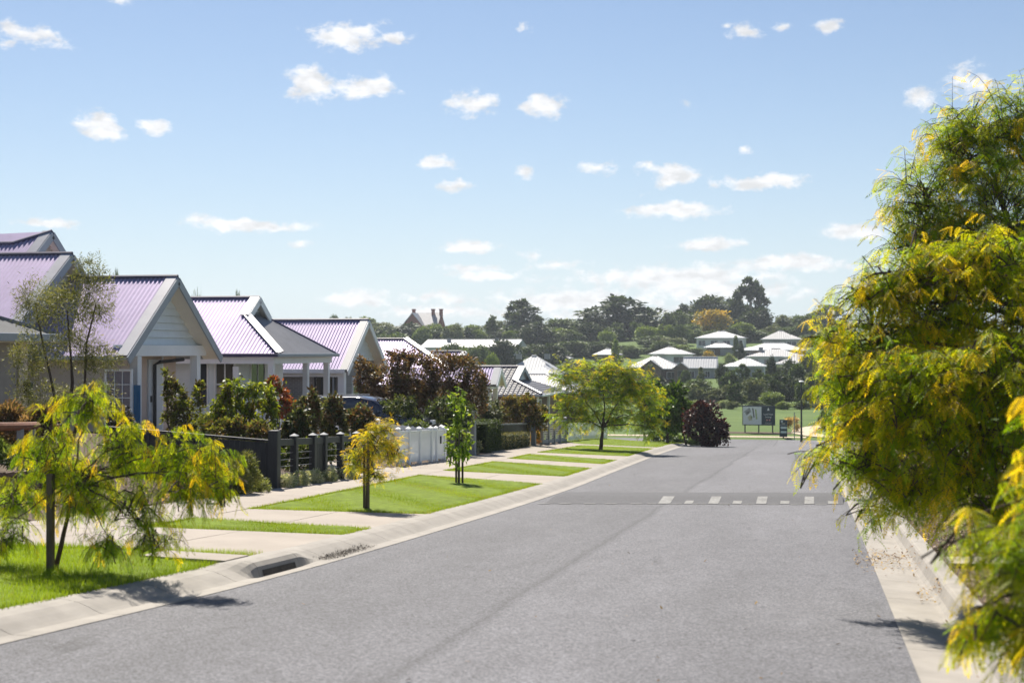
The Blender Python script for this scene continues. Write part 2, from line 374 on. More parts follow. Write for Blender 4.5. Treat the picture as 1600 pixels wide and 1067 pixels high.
pmat('car_paint', (0.012, 0.014, 0.035), 0.18, 0.6, var=0.05); MATS['car_paint'].node_tree.nodes['Principled BSDF'].inputs['Coat Weight'].default_value = 0.8
pmat('red_lens', (0.35, 0.01, 0.01), 0.2, 0.5); pmat('head_lens', (0.75, 0.78, 0.8), 0.1, 0.6)
def roof_mat(name, col, rough, spec=0.5, metal=0.0, spec_tint=(1, 1, 1)):
    m = pmat(name, col, rough, spec, metal, var=0.10, scale=1.5, dirt=0.12)
    b = m.node_tree.nodes['Principled BSDF']; b.inputs['Specular Tint'].default_value = (*spec_tint, 1); return m
roof_mat('roof_iron_glare', (0.32, 0.275, 0.40), 0.46, 0.65, 0.48, (0.95, 0.88, 1.0))  # lilac sun glare on the iron, painted into base and specular colour
roof_mat('roof_matt', (0.17, 0.175, 0.18), 0.75, 0.15, 0.0)
roof_mat('roof_cap', (0.30, 0.30, 0.33), 0.40, 0.6, 0.25)
roof_mat('roof_grey', (0.24, 0.24, 0.255), 0.42, 0.6, 0.2)  # plain grey; also the glare-free copy of the iron on street-facing slopes
roof_mat('roof_tile', (0.10, 0.10, 0.115), 0.36, 0.75, 0.0)
roof_mat('roof_pale', (0.27, 0.27, 0.28), 0.55, 0.45, 0.0)
roof_mat('roof_white', (0.40, 0.41, 0.43), 0.58, 0.4, 0.0)
roof_mat('ridge_dark', (0.035, 0.03, 0.085), 0.45, 0.5)
def glass_mat(name, col, rough=0.06):
    m, nt, b = new_mat(name); b.inputs['Base Color'].default_value = (*col, 1); b.inputs['Roughness'].default_value = rough
    b.inputs['Specular IOR Level'].default_value = 0.8; return m
glass_mat('glass_dark', (0.025, 0.03, 0.045)); glass_mat('glass_blue', (0.03, 0.04, 0.11)); glass_mat('glass_warm', (0.07, 0.06, 0.045)); glass_mat('car_glass', (0.01, 0.012, 0.018), 0.03)
def brick_mat():
    m, nt, b = new_mat('grey_brick'); N, L = nt.nodes, nt.links
    tc = N.new('ShaderNodeTexCoord'); mp = N.new('ShaderNodeMapping'); mp.inputs['Rotation'].default_value = (math.pi/2, 0, 0)
    L.new(tc.outputs['Object'], mp.inputs[0])
    t = N.new('ShaderNodeTexBrick'); t.inputs['Scale'].default_value = 1.0; t.inputs['Brick Width'].default_value = 0.24; t.inputs['Row Height'].default_value = 0.086; t.inputs['Mortar Size'].default_value = 0.01
    t.inputs['Color1'].default_value = (0.20, 0.19, 0.185, 1); t.inputs['Color2'].default_value = (0.26, 0.245, 0.235, 1); t.inputs['Mortar'].default_value = (0.36, 0.35, 0.33, 1)
    L.new(mp.outputs[0], t.inputs['Vector']); L.new(t.outputs['Color'], b.inputs['Base Color']); b.inputs['Roughness'].default_value = 0.85
brick_mat()
leaf_mat('leaf_locust', 0.66, 0.5, 0.18); leaf_mat('leaf_dark', 0.28, 0.5, 0.20, (1.2, 1.1, 0.7)); leaf_mat('leaf_mid', 0.40, 0.5, 0.22); leaf_mat('leaf_far', 0.22, 0.6, 0.2)
leaf_mat('grass_blade', 0.45, 0.6, 0.10, (1.15, 1.15, 0.6)); leaf_mat('litter', 0.05, 0.8, 0.2, (1, 1, 1))
M_ = MATS
# ================================================================== SETTING
def struct(o, label=None): return tag(o, label, None, None, 'structure')
def axis(*segs):
    out = []
    for a, b, st in segs:
        n = max(1, int(round((b-a)/st))); out += list(np.linspace(a, b, n, endpoint=False))
    out.append(segs[-1][1]); return out
def low(X, Y):
    if (Y < 122 and -34 < X < 9) or (100 < Y < 121): return 0.12
    return 0.0
def build_terrain():
    xs = axis((-1500,-300,100),(-300,-60,12),(-60,-36,3),(-36,10,0.5),(10,60,3),(60,300,12),(300,1500,100))
    ys = axis((-40,-2,4),(-2,130,1.0),(130,520,8),(520,1200,60),(1200,6000,400))
    V = []
    for y in ys:
        for x in xs:
            yy = y
            z = ground(x, y)-low(x, y)
            if y > 215: z += 0.6*math.sin(x*0.021+1.3)*smooth(215, 300, y)+0.3*math.sin(x*0.06+y*0.03)*smooth(215, 300, y)
            V.append((x, y, z))
    nx = len(xs); ny = len(ys)
    i = np.arange(ny-1)[:, None]*nx+np.arange(nx-1)[None, :]; i = i.ravel()
    Fq = np.stack([i, i+1, i+nx+1, i+nx], 1)
    struct(link('terrain', make_mesh('terrain', V, Fq, [M_['field']], smooth_shade=True)), 'green grass field and hillside rising beyond the end of the road')
build_terrain()
def terrain_z(x, y):
    z = ground(x, y)
    if y > 215: z += 0.6*math.sin(x*0.021+1.3)*smooth(215, 300, y)+0.3*math.sin(x*0.06+y*0.03)*smooth(215, 300, y)
    return z
def sheet(name, mat, xfun0, xfun1, ys, nx, dz, label, parent=None):
    V = []
    for y in ys:
        a, b = xfun0(y), xfun1(y)
        for k in range(nx+1):
            x = a+(b-a)*k/nx; V.append((x, y, ground(x, y)+dz))
    n = nx+1; i = (np.arange(len(ys)-1)[:, None]*n+np.arange(nx)[None, :]).ravel()
    o = link(name, make_mesh(name, V, np.stack([i, i+1, i+n+1, i+n], 1), [M_[mat]], smooth_shade=True), parent)
    if parent is None: struct(o, label)
    return o
# road: flat across, so it keeps road_z over its whole width
def road_sheet():
    ys = axis((-20, 40, 0.5), (40, 106, 1.0)); V = []
    for y in ys:
        a = xl(y)
        for k in range(9): V.append((a+(XR-a)*k/8, y, road_z(y)+0.0))
    i = (np.arange(len(ys)-1)[:, None]*9+np.arange(8)[None, :]).ravel()
    return struct(link('road', make_mesh('road', V, np.stack([i, i+1, i+10, i+9], 1), [M_['asphalt']], smooth_shade=True)), 'grey asphalt street running downhill to the junction')
road_sheet()
sheet('cross_road', 'asphalt', lambda y: -90.0, lambda y: 90.0, axis((104.5, 119.3, 0.8)), 60, 0.02, 'grey asphalt cross street at the bottom of the hill')
sheet('crossing_path', 'path_gravel', lambda y: -60.0, lambda y: -0.4, [122.6, 123.5, 124.4], 40, 0.03, 'narrow pale footpath along the far side of the cross street')
def ribbon(name, mat, pts, w, dz, label):
    P = [Vector((p[0], p[1], 0)) for p in pts]; V = []
    for i, p in enumerate(P):
        d = (P[min(i+1, len(P)-1)]-P[max(i-1, 0)]).normalized(); s = Vector((-d.y, d.x, 0))
        for t in (-1, -.33, .33, 1):
            q = p+s*t*w/2; V.append((q.x, q.y, ground(q.x, q.y)+dz))
    i = (np.arange(len(P)-1)[:, None]*4+np.arange(3)[None, :]).ravel()
    return struct(link(name, make_mesh(name, V, np.stack([i, i+1, i+5, i+4], 1), [M_[mat]], smooth_shade=True)), label)
pth = [(9.5,121.5),(5.5,121.8),(2.6,123.0),(0.6,125.5),(-0.7,130),(-0.6,136),(0.5,141),(2.5,146),(5.5,150),(10,153),(17,155)]
pp = []
for i in range(len(pth)-1):
    for t in np.linspace(0, 1, 4, endpoint=False): pp.append((pth[i][0]+(pth[i+1][0]-pth[i][0])*t, pth[i][1]+(pth[i+1][1]-pth[i][1])*t))
ribbon('park_path', 'path_gravel', pp+[pth[-1]], 2.1, 0.06, 'pale gravel path winding into the park beyond the junction')

_f0 = [(0,-9.2),(14.6,-8.9),(18,-8.6),(21,-8.6),(25,-8.75),(33,-9.15),(43,-9.5),(52,-10),(60,-10.2),(104,-10.6)]
_f1 = [(0,-10.4),(14,-10.2),(25,-9.95),(30,-10.25),(37,-10.75),(46,-10.9),(58,-11.4),(66,-11.4),(104,-12)]
def xf0(y): return float(np.interp(y, *zip(*_f0)))
def xf1(y): return float(np.interp(y, *zip(*_f1)))
def xk(y): return xl(y)-0.63
# --- concrete panels
def panel(parent, c, mat='concrete', name='panel', gap=0.010, dz=0.0, th=0.10):
    """c: four (x,y) corners counterclockwise"""
    cx = sum(p[0] for p in c)/4; cy = sum(p[1] for p in c)/4; n = 4
    V = []
    for j in range(n+1):
        for i in range(n+1):
            s, t = i/n, j/n
            x = (c[0][0]*(1-s)+c[1][0]*s)*(1-t)+(c[3][0]*(1-s)+c[2][0]*s)*t; y = (c[0][1]*(1-s)+c[1][1]*s)*(1-t)+(c[3][1]*(1-s)+c[2][1]*s)*t
            d = math.hypot(x-cx, y-cy); k = max(0, 1-gap/max(d, .01)); x = cx+(x-cx)*k; y = cy+(y-cy)*k
            V.append((x, y, ground(x, y)+dz))
    Fc = [(j*5+i, j*5+i+1, j*5+i+6, j*5+i+5) for j in range(4) for i in range(4)]
    rim = [0,1,2,3,4,9,14,19,24,23,22,21,20,15,10,5]; b0 = len(V)
    V += [(V[i][0], V[i][1], V[i][2]-th) for i in rim]
    for k in range(16): Fc.append((rim[(k+1)%16], rim[k], b0+k, b0+(k+1)%16))
    return link(name, make_mesh(name, V, Fc, [M_[mat]]), parent)
LAWNS = [('A',(1.5,1.5,15.05,14.6)),('B',(17.8,17.3,18.8,18.85)),('C',(21.75,20.9,31.5,32.7)),('D',(35.4,35.4,40.8,42.4)),('E',(44.3,45.2,48.0,50.0)),('F',(52.5,52.2,64,64)),('G',(66.5,66.5,100,100))]
fp = struct(bpy.data.objects.new('footpath', None), 'pale concrete footpath along the front fences'); COL.objects.link(fp)
ys = list(np.arange(2.0, 100.1, 2.45))
for a, b in zip(ys[:-1], ys[1:]):
    panel(fp, [(xf1(a), a), (xf0(a)-0.0, a), (xf0(b), b), (xf1(b), b)])
DL = ['first pale concrete driveway crossing, beside the near lawn', 'second concrete driveway crossing, between the thin grass strip and the big lawn', 'third concrete driveway crossing, past the big lawn with two young trees', 'fourth concrete driveway crossing, beside the white fence end', 'fifth narrow concrete driveway crossing before the large street tree', 'sixth concrete driveway crossing beyond the large street tree']
for i in range(6):
    k0, p0 = LAWNS[i][1][2:]; k1, p1 = LAWNS[i+1][1][:2]
    dr = struct(bpy.data.objects.new('driveway', None), DL[i]); COL.objects.link(dr)
    km, pm = (k0+k1)/2, (p0+p1)/2
    A, B = (xk(k0), k0), (xk(k1), k1); Cc, D = (xf0(p1), p1), (xf0(p0), p0)
    m0 = ((A[0]+D[0])/2, (A[1]+D[1])/2); m1 = ((B[0]+Cc[0])/2, (B[1]+Cc[1])/2)
    panel(dr, [D, m0, m1, Cc]); panel(dr, [m0, A, B, m1])
    if i in (0, 2, 3, 4):
        x = xf1(p0); xe = {0: -18.2, 2: -17.5, 3: -17.8, 4: -16}[i]
        for q in range(3):
            x0 = x+(xe-x)*q/3; x1 = x+(xe-x)*(q+1)/3; panel(dr, [(x1, p0), (x0, p0), (x0, p1), (x1, p1)])
# --- lawns with real blades
def blades(n, pos_fn, h0, h1, w, colfn, lean=0.5):
    P = pos_fn(n); n = len(P); a = rng.uniform(0, 2*np.pi, n); h = rng.uniform(h0, h1, n)
    la = rng.uniform(0, 2*np.pi, n); ln = rng.uniform(0, lean, n)*h
    sx, sy = np.cos(a)*w/2, np.sin(a)*w/2
    V = np.zeros((n, 3, 3)); V[:, 0] = P-np.stack([sx, sy, 0*sx], 1); V[:, 1] = P+np.stack([sx, sy, 0*sx], 1)
    V[:, 2] = P+np.stack([np.cos(la)*ln, np.sin(la)*ln, h], 1)
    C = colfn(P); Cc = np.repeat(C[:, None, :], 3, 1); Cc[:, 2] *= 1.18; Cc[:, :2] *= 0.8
    return V.reshape(-1, 3), np.arange(n*3).reshape(n, 3), Cc.reshape(-1, 3)
def vnoise(x, y, s, seed=0):
    return (np.sin(x*s+1.7*np.sin(y*s*0.8+seed))+np.sin(y*s*1.3+1.4*np.sin(x*s*1.1+seed*2)))*0.25+0.5
LAWN_TXT = {'A': 'long bright green lawn in front at the kerb under the staked weeping tree', 'B': 'thin strip of lawn between the first two driveway crossings', 'C': 'large green lawn with two staked young trees', 'D': 'green lawn strip just past the white fence gate', 'E': 'narrow lawn strip between two far driveway crossings', 'F': 'shaded lawn under the large yellow green street tree', 'G': 'far lawn running down to the purple tree at the crest'}
for nm, (k0, p0, k1, p1) in LAWNS:
    n = 24; V = []
    rows = int(max(6, (k1-k0)/0.35)); cols = 14
    ph = rng.uniform(0, 6)
    for j in range(rows+1):
        for i in range(cols+1):
            s, t = i/cols, j/rows
            ya = k0+(k1-k0)*t; yb = p0+(p1-p0)*t; y = ya+(yb-ya)*s
            x = xk(ya)+(xf0(yb)-xk(ya))*s
            if nm == 'G': x = xk(ya)+(-14.5-xk(ya))*s
            if j in (0, rows): y += 0.035*math.sin(x*5+ph)*(1 if j else -1)
            if i in (0, cols): x += 0.03*math.sin(y*4+ph)
            edge = i in (0, cols) or j in (0, rows)
            V.append((x, y, ground(x, y)+(-0.02 if edge else 0.022+0.012*math.sin(x*3+y*2.1))))
    nn = cols+1; ii = (np.arange(rows)[:, None]*nn+np.arange(cols)[None, :]).ravel()
    lo = struct(link('lawn', make_mesh('lawn', V, np.stack([ii, ii+nn, ii+nn+1, ii+1], 1), [M_['lawn_soil']], smooth_shade=True)), LAWN_TXT[nm])
    dens, h0, h1, w = {'A': (3200, .035, .085, .007), 'B': (2600, .025, .06, .007), 'C': (1900, .02, .045, .008), 'D': (1100, .02, .045, .011), 'E': (800, .02, .045, .013), 'F': (450, .02, .05, .016), 'G': (200, .03, .06, .02)}[nm]
    def pos(n_):
        s = rng.uniform(-0.008, 1.008, n_); t = rng.uniform(-0.006, 1.006, n_)
        if nm == 'A': t = 0.5+0.5*t
        ya = k0+(k1-k0)*t; yb = p0+(p1-p0)*t; y = ya+(yb-ya)*s
        x0 = np.array([xk(v) for v in ya]); x1 = np.array([(xf0(v) if nm != 'G' else -14.5) for v in yb]); x = x0+(x1-x0)*s
        keep = np.ones(n_, bool)
        if nm == 'C':                                   # bare earth rings round the two young trees
            for (cx, cy, r) in ((-7.05, 22.0, .35), (-7.5, 30.0, .5), (-6.6, 22.0, .45)): keep &= (np.hypot((x-cx), (y-cy)*1.2) > r*rng.uniform(.5, 1.1, n_))
        if nm == 'A': keep &= ~((x < -5.98) & (x > -7.0) & (y > 14.0) & (y < 14.62))
        x, y = x[keep], y[keep]
        return np.stack([x, y, np.array([ground(a_, b_) for a_, b_ in zip(x, y)])+0.0], 1)
    def colf(P):
        v = vnoise(P[:, 0], P[:, 1], 1.3, 2)*0.6+vnoise(P[:, 0], P[:, 1], 4.5, 5)*0.4+rng.normal(0, .16, len(P))
        v = np.clip(v, 0, 1)[:, None]
        a_ = np.array([0.17, 0.25, 0.016]); b_ = np.array([0.36, 0.43, 0.03])
        if nm == 'A': b_ = np.array([0.38, 0.48, 0.028])
        c = a_+(b_-a_)*v; dry = rng.random(len(P)) < (0.04+0.30*np.clip((vnoise(P[:, 0], P[:, 1], 2.1, 9)-.68)*5, 0, 1)); c[dry] = (0.32, 0.28, 0.10); return c
    area = abs((k1-k0)*(xk(k0)-xf0(p0)))*(0.5 if nm == 'A' else 1)
    V_, F_, C_ = blades(int(area*dens), pos, h0, h1, w, colf)
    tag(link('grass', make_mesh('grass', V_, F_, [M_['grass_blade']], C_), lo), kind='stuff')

# --- kerbs
def sweep_kerb(name, label, edge, sign, prof, y0, y1, seglen, mat, skip=()):
    root = struct(bpy.data.objects.new(name, None), label); COL.objects.link(root)
    y = y0
    while y < y1:
        e = min(y+seglen, y1)
        if not any(a-0.01 <= y < b for a, b in skip):
            V = []; ns = 4
            for j in range(ns+1):
                yy = y+0.004+(e-y-0.008)*j/ns; ex = edge(yy)
                for (u, z) in prof: V.append((ex+sign*u, yy, road_z(yy)+z))
            k = len(prof); Fc = []
            for j in range(ns):
                for i in range(k):
                    a, b = j*k+i, j*k+(i+1)%k; Fc.append((a, b, b+k, a+k))
            Fc += [tuple(range(k)), tuple(range(ns*k, ns*k+k))[::-1]]
            me = make_mesh('kerb_segment', V, Fc, [M_[mat]])
            bm = bmesh.new(); bm.from_mesh(me); bmesh.ops.recalc_face_normals(bm, faces=bm.faces); bm.to_mesh(me); bm.free()
            link('kerb_segment', me, root)
        y = e
    return root
sweep_kerb('kerb', 'pale concrete rollover kerb along the lawns', xl, -1,
           [(-0.01,0.006),(0.20,0.004),(0.25,0.022),(0.34,0.062),(0.44,0.098),(0.54,0.114),(0.66,0.118),(0.66,-0.1),(-0.01,-0.1)], 1.5, 103.0, 1.2, 'kerb_concrete', skip=((13.4, 15.8),))
sweep_kerb('kerb', 'upright concrete kerb and gutter beside the mulch bed', lambda y: XR, 1,
           [(-0.01,0.006),(0.40,-0.012),(0.44,-0.008),(0.475,0.03),(0.515,0.13),(0.535,0.152),(0.56,0.158),(0.70,0.160),(0.70,-0.1),(-0.01,-0.1)], 2.0, 103.0, 1.5, 'kerb_concrete')
# --- stormwater inlet in the left kerb
ip = thing('drain_inlet', 'concrete stormwater inlet lintel bridging the kerb at the near lawn', 'drain', (0, 0, 0))
def inlet():
    K0 = [(-0.01,0.006),(0.20,0.004),(0.25,0.022),(0.34,0.062),(0.44,0.098),(0.54,0.114),(0.66,0.118)]
    K1 = [(-0.01,0.006),(0.20,-0.012),(0.235,0.095),(0.28,0.138),(0.38,0.155),(0.54,0.150),(0.66,0.130)]
    def prof(y):
        q = smooth(13.75, 14.05, y)*(1-smooth(15.1, 15.7, y)); return [(a[0]+(b[0]-a[0])*q, a[1]+(b[1]-a[1])*q) for a, b in zip(K0, K1)]
    for name, ya, yb in (('kerb_transition', 13.504, 14.05), ('lintel', 14.058, 15.1), ('kerb_transition', 15.108, 15.896)):
        V = []; ns = 8
        for j in range(ns+1):
            yy = ya+(yb-ya)*j/ns; P_ = prof(yy)+[(0.66, -.1), (-.01, -.1)]
            for (u, z) in P_: V.append((xl(yy)-u, yy, road_z(yy)+z))
        k = 9; Fc = [(j*k+i, j*k+(i+1)%k, (j+1)*k+(i+1)%k, (j+1)*k+i) for j in range(ns) for i in range(k)]+[tuple(range(k)), tuple(range(ns*k, ns*k+k))[::-1]]
        mb = MB(); mb.add(V, Fc); mb.build(name, M_['kerb_concrete'], ip)
    d = MB(); n = 6
    for j in range(n):
        y0, y1 = 14.14+.86*j/n, 14.14+.86*(j+1)/n
        d.add([(xl(y0)-.196, y0, road_z(y0)-.008), (xl(y1)-.196, y1, road_z(y1)-.008), (xl(y1)-.216, y1, road_z(y1)+.055), (xl(y0)-.216, y0, road_z(y0)+.055)], [(0,1,2,3)])
    d.build('opening_shade', M_['inlet_shade'], ip)  # no real hole: flat dark sheet painted as the slot's shade
inlet()
panel(ip, [(-7.0, 14.0), (-6.02, 14.02), (-6.0, 14.62), (-6.98, 14.6)], 'concrete', 'pit_cover', dz=0.045, th=0.12)
# --- speed hump with painted marks
def hump():
    hroot = struct(bpy.data.objects.new('speed_hump', None), 'darker raised speed hump across the street with worn white marks'); COL.objects.link(hroot)
    pl = hit(842, 787, lambda x, y: road_z(y)); pr = hit(1312, 788, lambda x, y: road_z(y))
    def y_at(x): return pl[1]+(pr[1]-pl[1])*(x-pl[0])/(pr[0]-pl[0])
    W = 3.7
    def prof(t): return 0.085*smooth(0, .36, t)*(1-smooth(.64, 1, t))
    xa, xb = -4.95, 0.62; V = []; nx, ny = 24, 20
    for j in range(ny+1):
        for i in range(nx+1):
            x = xa+(xb-xa)*i/nx; t = j/ny; y = y_at(x)+W*t
            V.append((x, y, road_z(y)+0.005+prof(t)))
    ii = (np.arange(ny)[:, None]*(nx+1)+np.arange(nx)[None, :]).ravel()
    link('hump_surface', make_mesh('hump_surface', V, np.stack([ii, ii+1, ii+nx+2, ii+nx+1], 1), [M_['asphalt_dark']], smooth_shade=True), hroot)
    def mark(x0, x1, t0, t1):
        Vm = []; n = 4
        for j in range(n+1):
            for i in range(3):
                x = x0+(x1-x0)*i/2; t = t0+(t1-t0)*j/n; y = y_at(x)+W*t; Vm.append((x, y, road_z(y)+0.010+(prof(t) if t > 0 else 0)))
        jj = (np.arange(n)[:, None]*3+np.arange(2)[None, :]).ravel()
        link('painted_mark', make_mesh('painted_mark', Vm, np.stack([jj, jj+1, jj+4, jj+3], 1), [M_['road_paint']]), hroot)
    def px2x(px): return hit(px, 787.5, lambda x, y: road_z(y))[0]
    for i, (a, b, tall) in enumerate([(1027,1046,1),(1068,1081,0),(1106,1122,1),(1144,1158,0),(1181,1197,1),(1219,1233,0),(1257,1272,1),(1294,1310,0)]):
        mark(px2x(a), px2x(b), 0.0, .30 if tall else .14)
    for a, b in [(840,858),(873,892),(913,930),(945,964),(985,1003),(1012,1026),(1047,1066),(1083,1104),(1124,1142),(1160,1179),(1199,1217),(1235,1255),(1274,1292)]:
        mark(px2x(a), px2x(b), -0.035, -0.002)
hump()
# --- right-hand planting bed and what lies behind it
sheet('mulch_bed', 'soil', lambda y: XR+0.69, lambda y: 4.6, axis((2, 100, 1.0)), 6, 0.0, 'bark mulch planting bed beside the upright kerb')
sheet('footpath', 'concrete', lambda y: 4.65, lambda y: 6.2, axis((2, 100, 1.0)), 2, 0.01, 'concrete footpath behind the mulch bed trees')
sheet('garden_ground', 'soil', lambda y: -33.0, lambda y: xf1(y)+0.03, axis((1, 104, 1.0)), 26, -0.035, 'dark mulched front garden ground behind the footpath')
panel(thing('service_cover', 'flat pale concrete service cover set in the mulch by the kerb', 'cover', (0, 0, 0)), [(1.43, 15.5), (2.3, 15.5), (2.3, 16.25), (1.43, 16.25)], 'concrete', 'cover_slab', dz=0.05, th=0.1)
def scatter_flakes(name, n, xr, yr, size, cols, label, mat='litter', dz=0.012, dens=None):
    x = rng.uniform(*xr, n); y = yr[0]+(yr[1]-yr[0])*rng.random(n)**1.5
    if dens is not None:
        k = rng.random(n) < dens(x, y); x, y = x[k], y[k]
    n = len(x); z = np.array([ground(a, b) if not (-5.3 < a < XR) else road_z(b) for a, b in zip(x, y)])+dz
    a = rng.uniform(0, 6.28, n); L_ = rng.uniform(size*.5, size*1.3, n); W_ = L_*rng.uniform(.25, .6, n); ti = rng.normal(0, .35, n)*L_; tj = rng.normal(0, .3, n)*W_
    c, s = np.cos(a), np.sin(a); V = np.zeros((n, 4, 3)); P = np.stack([x, y, z+rng.uniform(0, size*.35, n)], 1)
    u = np.stack([c*L_/2, s*L_/2, ti/2], 1); v = np.stack([-s*W_/2, c*W_/2, tj/2], 1)
    V[:, 0] = P-u; V[:, 1] = P+v; V[:, 2] = P+u; V[:, 3] = P-v
    C = np.array(cols)[rng.integers(0, len(cols), n)]*rng.uniform(.6, 1.25, (n, 1))
    o = link(name, make_mesh(name, V.reshape(-1, 3), np.arange(n*4).reshape(n, 4), [M_[mat]], np.repeat(C, 4, 0)))
    return tag(o, label, None, None, 'stuff')
BR = [(0.22,.15,.105),(.30,.22,.16),(.15,.095,.065),(.36,.28,.22),(.10,.06,.045)]
scatter_flakes('bark_mulch', 26000, (1.42, 3.6), (5, 45), 0.055, BR, 'brown bark mulch chips covering the bed by the upright kerb')
scatter_flakes('leaf_litter', 6000, (0.5, 1.22), (9, 30), 0.04, [(.30,.20,.09),(.40,.26,.07),(.20,.12,.06)], 'dry fallen leaves drifted in the gutter by the upright kerb', dens=lambda x, y: np.clip(np.exp(-((y-17.6)/1.0)**2)*np.clip((x-.1)/.7, 0, 1)*1.2+np.exp(-((y-14.3)/.5)**2)*(x > .98)+0.03*(x > 1.05), 0, 1))
scatter_flakes('gravel_debris', 9000, (-5.95, -5.4), (15.3, 18.6), 0.028, [(.10,.085,.07),(.14,.12,.10),(.07,.06,.05)], 'dark gravel and leaf debris lying in the gutter by the driveway', dens=lambda x, y: np.clip(1-((y-16.6)/1.0)**2, 0, 1)*np.clip(1-((x+5.57)/.16)**2, 0, 1))
scatter_flakes('bark_mulch', 16000, (-13.5, -10.05), (19, 45), 0.05, [(.10,.06,.045),(.16,.10,.075),(.06,.04,.03)], 'dark bark mulch in the garden beds behind the footpath', dz=-0.02, dens=lambda x, y: (x < -10.0-0.0*y))

scatter_flakes('leaf_litter', 420, (-5.0, 0.68), (8.5, 40), 0.045, [(.16,.10,.05),(.10,.07,.04),(.24,.16,.06)], 'stray dead leaves scattered over the asphalt', dz=0.006, dens=lambda x, y: .12+.8*np.clip((x+1.2)/1.9, 0, 1)**2)
# ================================================================== HOUSES
def poly_basis(P):
    P = [Vector(tuple(map(float, p))) for p in P]
    u = (P[1]-P[0]).normalized(); n = u.cross(P[2]-P[0]).normalized()
    if n.z < 0: n = -n
    v = n.cross(u)
    if v.z < 0: v = -v
    return P, u, v, n
def vrange(uv, x):
    ys = []
    for i in range(len(uv)):
        (x0, y0), (x1, y1) = uv[i], uv[(i+1)%len(uv)]
        if abs(x1-x0) < 1e-9: continue
        t = (x-x0)/(x1-x0)
        if -1e-6 <= t <= 1+1e-6: ys.append(y0+(y1-y0)*t)
    return (min(ys), max(ys)) if ys else None
def roof_slope(parent, pts, mat="roof_iron_glare", pitch=0.15, amp=0.017, name='roof_slope', per=6, shape='corr'):
    """corrugated sheet over a convex polygon whose first edge is the eave"""
    P, u, v, n = poly_basis(pts); o = P[0]
    uv = [((p-o).dot(u), (p-o).dot(v)) for p in P]
    u0, u1 = min(a for a, b in uv)+1e-4, max(a for a, b in uv)-1e-4
    k = max(2, int((u1-u0)/pitch*per)); V = []; Fc = []
    for i in range(k+1):
        x = u0+(u1-u0)*i/k; r = vrange(uv, x)
        ph = x/pitch*2*math.pi
        h = amp*math.cos(ph) if shape == 'corr' else (amp if (x/pitch)%1 < .35 else -amp)
        for y in r:
            q = o+u*x+v*y+n*h; V.append(tuple(q))
        if i: Fc.append((2*i-2, 2*i, 2*i+1, 2*i-1))
    sheet_o = link(name, make_mesh(name, V, Fc, [M_[mat]], smooth_shade=True), parent)
    mb = MB(); mb.prism([p-n*0.03 for p in P], -n*0.06); ob = mb.build('roof_lining', M_['trim_grey'], sheet_o)
    return sheet_o
def tile_slope(parent, pts, mat='roof_tile', row=0.30, col=0.30, name='roof_slope'):
    P, u, v, n = poly_basis(pts); o = P[0]
    uv = [((p-o).dot(u), (p-o).dot(v)) for p in P]; vm = max(b for a, b in uv); u0, u1 = min(a for a, b in uv), max(a for a, b in uv)
    rows = int(vm/row)+1; V = []; Fc = []; rr = random.Random(3)
    uvs = [(b, a) for a, b in uv]
    for j in range(rows):
        va, vb = j*row, min((j+1)*row+0.02, vm)
        if vb-va < .03: continue
        ra, rb = vrange(uvs, va+1e-4), vrange(uvs, vb-1e-4)
        if not ra or not rb: continue
        c0 = int(ra[0]//(col/6)); c1 = int(ra[1]//(col/6))+1; prev = None
        for c in range(c0, c1+1):
            x = min(max(c*col/6, ra[0]), ra[1]); xt = min(max(x, rb[0]), rb[1])
            h = 0.022*math.cos(2*math.pi*(c%6)/6); h = h if h > -.011 else -.011
            a_ = o+u*x+v*va+n*(h+0.045); b_ = o+u*xt+v*vb+n*(h+0.004); f_ = o+u*x+v*va+n*(h-0.01)
            k = len(V); V += [tuple(a_), tuple(b_), tuple(f_)]
            if prev is not None: Fc += [(prev, k, k+1, prev+1), (prev+2, k+2, k, prev)]
            prev = k
    so = link(name, make_mesh(name, V, Fc, [M_[mat]]), parent)
    mb = MB(); mb.prism([p-n*0.03 for p in P], -n*0.06); mb.build('roof_lining', M_['trim_grey'], so)
    return so
def ridge_cap(parent, a, b, mat='ridge_dark', r=0.07):
    mb = MB(); mb.tube([Vector(tuple(a))+Vector((0, 0, .015)), Vector(tuple(b))+Vector((0, 0, .015))], r, 6); return mb.build('ridge_cap', M_[mat], parent)
def gutter(parent, a, b, mat='trim_grey', w=0.13, h=0.13, name='gutter'):
    mb = MB(); mb.bar(Vector(tuple(a))+Vector((0, 0, -.05)), Vector(tuple(b))+Vector((0, 0, -.05)), w, h); return mb.build(name, M_[mat], parent, bevel=0.015)
def hip_flash(parent, a, b, n1, w=0.28, mat='roof_cap', name='hip_flashing'):
    """broad flashing strip lying along an edge of a slope; n1: slope normal"""
    a, b = Vector(tuple(a)), Vector(tuple(b)); d = (b-a).normalized(); s = Vector(n1).cross(d).normalized()
    mb = MB(); mb.add([a+Vector(n1)*.03, b+Vector(n1)*.03, b+s*w+Vector(n1)*.028, a+s*w+Vector(n1)*.028, a-Vector(n1)*.02, b-Vector(n1)*.02, b+s*w-Vector(n1)*.02, a+s*w-Vector(n1)*.02],
                      [(0,1,2,3),(7,6,5,4),(0,4,5,1),(1,5,6,2),(2,6,7,3),(3,7,4,0)])
    return mb.build(name, M_[mat], parent)
def wall(parent, x0, x1, y0, y1, z0, z1, mat, name='wall'):
    mb = MB(); mb.bx(x0, x1, y0, y1, z0, z1); return mb.build(name, M_[mat], parent)
